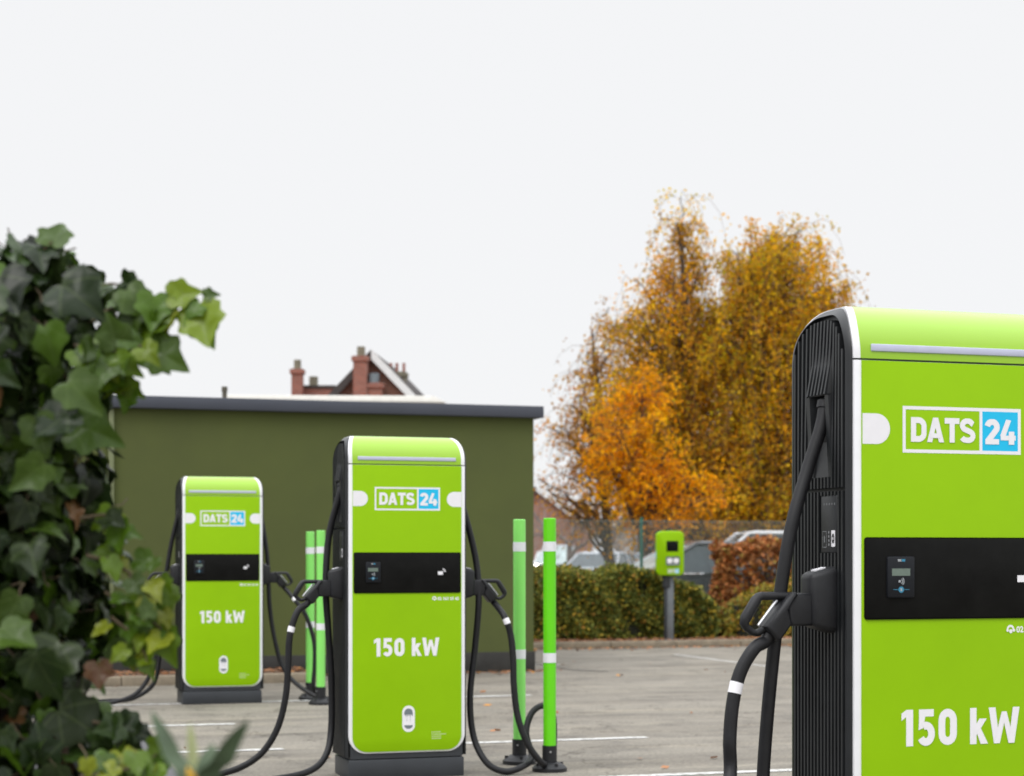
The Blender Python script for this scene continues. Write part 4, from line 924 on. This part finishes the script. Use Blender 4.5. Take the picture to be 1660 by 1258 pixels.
# ------------------------------------------------------------------ ivy in the foreground
def ivy():
    rg = np.random.default_rng(77); Y0 = 3.25; s = Y0/FPX
    t = thing('ivy', 'dense dark green ivy thicket in the left foreground with lighter hanging sprigs', 'climbing plant', (carx(-40, Y0), Y0+.12, 0))
    base = np.array([carx(-40, Y0), Y0+.12, 0])
    # leaf template (unit length, x sideways, y along, z up)
    half = [(0, 0), (.14, -.11), (.33, -.10), (.46, .05), (.42, .24), (.50, .40), (.42, .50), (.28, .58), (.18, .73), (.08, .90), (0, 1.0)]
    outl = half + [(-x, y) for x, y in half[::-1][1:-1]]
    n = len(outl)
    T = np.array([(0, .34)] + [(x*.55, .34+(y-.34)*.55) for x, y in outl] + outl)
    F0 = np.array([[0, 1+i, 1+(i+1) % n] for i in range(n)] + [[1+i, 1+n+i, 1+n+(i+1) % n] for i in range(n)] + [[1+i, 1+n+(i+1) % n, 1+(i+1) % n] for i in range(n)])
    edge = [(0, 395), (60, 386), (100, 392), (112, 425), (150, 440), (185, 470), (180, 520), (190, 560), (175, 600), (160, 640), (140, 690), (172, 720), (165, 770), (165, 830), (190, 860), (180, 900), (165, 950), (175, 1000), (170, 1040), (140, 1080), (130, 1120), (165, 1160), (205, 1190), (215, 1230), (230, 1270), (230, 1400), (200, 1700)]
    prof_y = [389, 400, 425, 450, 470, 560, 600, 640, 690, 720, 770, 830, 860, 900, 950, 1000, 1040, 1080, 1120, 1160, 1190, 1230, 1270, 1400, 1900]
    prof_x = [70, 98, 114, 140, 155, 165, 155, 138, 122, 138, 142, 145, 160, 158, 152, 158, 160, 125, 118, 150, 185, 200, 215, 215, 190]
    P, D, SZ, TT = [], [], [], []
    def add(p, d, up, sz, tint): P.append(p); D.append((d, up)); SZ.append(sz); TT.append(tint)
    dk = [(.006, .012, .003), (.012, .026, .005), (.024, .048, .008), (.045, .082, .010), (.022, .036, .010)]; lt = [(.085, .150, .005), (.13, .19, .006), (.055, .110, .007), (.17, .20, .014)]
    xc = -130
    for i in range(3600):
        py = rg.uniform(385, 1500); R_ = (np.interp(py, prof_y, prof_x)-xc)*s; top_f = 1
        a = rg.uniform(-math.pi, math.pi)
        q = 1-abs(rg.normal())*.30
        x = (xc-CX)*s + R_*q*math.cos(a); y = Y0+.14 + R_*q*math.sin(a)*.9; z = CH+(HY-py)*s
        if py < 430: q2 = rg.random()**.5; x = (xc-CX)*s+R_*q2*math.cos(a); y = Y0+.14+R_*q2*math.sin(a)*.9
        nrm = np.array([math.cos(a), math.sin(a), .45]) + rg.normal(size=3)*.6
        nrm /= np.linalg.norm(nrm)
        d = np.array([0, 0, -1.])+rg.normal(size=3)*.55; d -= nrm*d.dot(nrm); d /= np.linalg.norm(d)
        rr_ = rg.random(); c = dk[rg.integers(0, 5)] if rr_ > .16 else (lt[2] if rr_ > .02 else (.16, .08, .03))
        add(np.array([x, y, z]), d, nrm, rg.uniform(.034, .078), c)
    # sprigs: (start px,py) -> points, leaves along
    stems = []
    def sprig(pts, nl, size, pal, Yd=0.0, jit=.012):
        C = crom([pt(x, y, Y0+Yd+dy) for x, y, dy in pts], 8); stems.append((np.array([list(c) for c in C])-base, np.linspace(.0035, .0015, len(C))))
        for k in range(nl):
            i = int((k+.5)/nl*(len(C)-1)*.9+len(C)*.1); i = min(i, len(C)-1); p = np.array(C[i])+rg.normal(size=3)*jit
            nrm = np.array([rg.normal()*.5, -1.0, .5+rg.normal()*.4]); nrm /= np.linalg.norm(nrm)
            d = np.array([rg.normal()*.6+.25, rg.normal()*.2, -.6+rg.normal()*.5]); d -= nrm*d.dot(nrm); d /= np.linalg.norm(d)
            add(p, d, nrm, size*rg.uniform(.75, 1.25), pal[rg.integers(0, len(pal))])
    sprig([(150, 520, 0), (200, 490, 0), (250, 500, 0), (290, 505, 0), (330, 490, 0)], 6, .042, lt, 0, .005)
    sprig([(120, 560, 0), (180, 570, 0), (230, 560, 0)], 12, .052, lt[:3]+dk[3:4], -.02)
    sprig([(130, 480, .05), (180, 460, .05), (215, 475, .04)], 6, .055, dk, 0)
    sprig([(140, 600, 0), (180, 610, 0), (200, 640, 0)], 10, .045, lt[:3]+dk[3:4], 0)
    sprig([(130, 840, 0), (175, 835, 0), (195, 850, 0), (205, 850, 0)], 6, .05, lt[:3]+dk[3:], 0)
    sprig([(140, 900, 0), (190, 915, 0), (225, 945, 0), (245, 985, 0)], 16, .042, lt[:1]+lt[2:]+dk[3:4], -.02, .02)
    sprig([(170, 960, 0), (215, 985, 0), (250, 1010, 0), (268, 1025, 0)], 13, .045, lt[:1]+lt[2:], 0, .018)
    sprig([(180, 1000, 0), (215, 1030, 0), (235, 1060, 0), (240, 1080, 0)], 10, .045, lt, -.01, .014)
    sprig([(150, 1170, 0), (190, 1180, 0), (205, 1200, 0)], 8, .055, dk+lt[:1], 0)
    sprig([(130, 1260, -.1), (190, 1250, -.1), (240, 1240, -.1), (262, 1255, -.1)], 24, .042, lt[:1]+lt[2:], -.1, .018)
    sprig([(60, 425, 0), (75, 400, 0), (85, 392, 0)], 5, .06, dk, 0)
    # explicit terminal leaves of the long upper sprig
    def leaf_at(px, py, dpx, dpy, sz, c, nz=.3, dy=0):
        nrm = np.array([rg.normal()*.15, -1, nz]); nrm /= np.linalg.norm(nrm); d = np.array([dpx, 0, -dpy], float); d -= nrm*d.dot(nrm); d /= np.linalg.norm(d)
        add(np.array(pt(px, py, Y0+dy)), d, nrm, sz, c)
    leaf_at(322, 500, .35, 1, .085, lt[1]); leaf_at(318, 515, .5, 1, .07, lt[0]); leaf_at(262, 515, -.8, .3, .08, lt[0]); leaf_at(275, 480, .8, -.1, .06, lt[1]); leaf_at(245, 565, .8, .5, .08, dk[3]); leaf_at(225, 505, -.4, .5, .07, dk[3]); leaf_at(285, 505, -1, -.15, .055, lt[0]); leaf_at(250, 480, -.1, 1, .07, lt[2]); leaf_at(205, 470, .6, .8, .075, dk[3])
    leaf_at(225, 545, .75, .9, .085, lt[2]); leaf_at(185, 540, .3, 1, .085, lt[0]); leaf_at(330, 480, .9, -.2, .03, dk[3]); leaf_at(300, 490, -.3, -1, .04, lt[1])
    leaf_at(232, 1035, .1, 1, .065, lt[0]); leaf_at(262, 1025, .4, 1, .065, lt[0]); leaf_at(222, 960, .3, 1, .06, lt[0]); leaf_at(160, 1075, .1, 1, .05, (.12, .055, .025))
    leaf_at(120, 690, .9, .3, .09, lt[2]); leaf_at(60, 650, .7, .7, .12, dk[1]); leaf_at(95, 1150, .9, .6, .11, dk[4])
    # big foreground leaves facing the camera
    for k in range(14):
        px_, py_ = rg.uniform(-40, 130), rg.uniform(430, 1260); leaf_at(px_, py_, rg.normal()*.7, 1, rg.uniform(.07, .10), dk[rg.integers(0, 5)], .5+rg.normal()*.35, -.13-rg.random()*.08)
    P = np.array(P)-base; N = len(P); VV, UVs, tint = [], [], []
    for i in range(N):
        d, up = D[i]; sd = np.cross(d, up); sz = SZ[i]; xy = T.copy(); xy[:, 0] *= rg.uniform(.85, 1.15)
        fold = rg.uniform(.1, .6); bend = rg.uniform(-.15, .7)
        ph = rg.uniform(0, 6.3); z = fold*np.abs(xy[:, 0])**1.0 - fold*1.1*xy[:, 0]**2 - bend*(xy[:, 1]-.2)**2 + .05*np.sin(9*xy[:, 0]+ph)*np.cos(7*xy[:, 1]+ph*2)
        VV.append(P[i]+sz*(xy[:, :1]*sd+xy[:, 1:2]*d+z[:, None]*up)); UVs.append(np.column_stack([xy, np.zeros(len(xy))]))
    VV = np.concatenate(VV); F = (F0[None]+(np.arange(N)*len(T))[:, None, None]).reshape(-1, 3)
    tint = np.repeat(np.array(TT)*rg.uniform(.75, 1.25, size=(N, 1)), len(F0), 0)
    npmesh('leaves', VV, F, IVYL, t, tint=tint, uv=np.concatenate(UVs), smooth=True)
    # petioles and climbing stems
    paths = []
    for i in range(0, N, 2):
        q = P[i]; back = -D[i][1]*.05+np.array([0, 0, .02]); paths.append((np.array([q, q+back*.5+rg.normal(size=3)*.004, q+back]), [.0012, .0014, .0016]))
    for k in range(34):
        a = rg.uniform(0, 6.28); r0 = rg.uniform(.03, .17); x0 = (-110-CX)*s-base[0]; pts = []
        for j in range(12): z = j/11*1.78; a += rg.normal()*.18; pts.append((x0+math.cos(a)*r0*(1 if z < 1.6 else .7), .05+math.sin(a)*r0, z))
        paths.append((np.array(pts), np.linspace(.011, .004, 12)))
    V, F = tube_np(paths+stems, 5); npmesh('stems', V, F, mat('ivy_stem', (.09, .065, .035), .8, var=.2), t, smooth=True)
    # unseen post it climbs, added as the ivy's dark core
    MB().tube([((-150-CX)*s-base[0], .02, 0), ((-150-CX)*s-base[0], .02, 1.72)], [.16, .12], 12).build('climbing_post', BARK, t)
ivy()

# ------------------------------------------------------------------ strap-leaved plant, bottom left
def strap():
    rg = np.random.default_rng(5); Y = 2.1; s = Y/FPX
    b0 = pt(305, 1560, Y); b0.z = 0
    t = thing('strap_leaved_plant', 'blurred grey green plant with long sword shaped leaves at the bottom edge', 'plant', b0)
    z = lambda py: CH+(HY-py)*s
    def blade(x1, y1, wd, dy=0.0, m_=None):
        wd *= Y/2.75
        tip = pt(x1, y1, Y+dy)-b0; root = Vector((rg.normal()*.015, rg.normal()*.015, 0)); mid = pt(318+(x1-318)*.10, 1345, Y+dy*.4)-b0
        C = crom([root, root.lerp(mid, .5), mid, mid.lerp(tip, .55)+Vector((-(tip.x-mid.x)*.06, 0, .012)), tip], 6); b = MB(); n = len(C); rows = []
        for i, c in enumerate(C):
            u = i/(n-1); w_ = wd*(.7+.6*u)*(1-u**6)**.9+.0006; side = Vector((1, .25, 0)).normalized()
            rows.append([b.bm.verts.new(c+side*w_*q+Vector((0, -abs(q)*w_*.35, 0))) for q in (-1, -.5, 0, .5, 1)])
        for a, c in zip(rows[:-1], rows[1:]):
            for k in range(4): f = b.bm.faces.new((a[k], a[k+1], c[k+1], c[k])); f.smooth = True
        b.build('leaf', m_ or mat('strap_leaf', (.055, .088, .042), .6, var=.25, scale=18), t)
    for a in ((246, 1152, .0135, .05), (402, 1166, .0165, -.05), (308, 1172, .008, .12, mat('yellowing_leaf', (.17, .19, .06), .5, var=.2)), (285, 1215, .013, .1), (345, 1205, .016, .08), (220, 1300, .016, 0), (430, 1310, .016, 0), (360, 1290, .016, -.1)):
        blade(*a[:3], a[3], *(a[4:] or ()))
    rgm = mat('yellow_flower', (.50, .30, .02), .6, var=.3)
    b = MB(); c = pt(312, 1262, Y)-b0
    for k in range(20): d = Vector(rg.normal(size=3))*.006; b.tube([c+d, c+d*1.5+Vector((0, 0, .006))], [.0035, .0015], 5)
    b.tube([Vector((0, 0, 0)), c], .003, 6)
    b.build('flower_head', rgm, t)
strap()
print('OBJECTS', len(bpy.data.objects), 'faces', sum(len(m.polygons) for m in bpy.data.meshes))
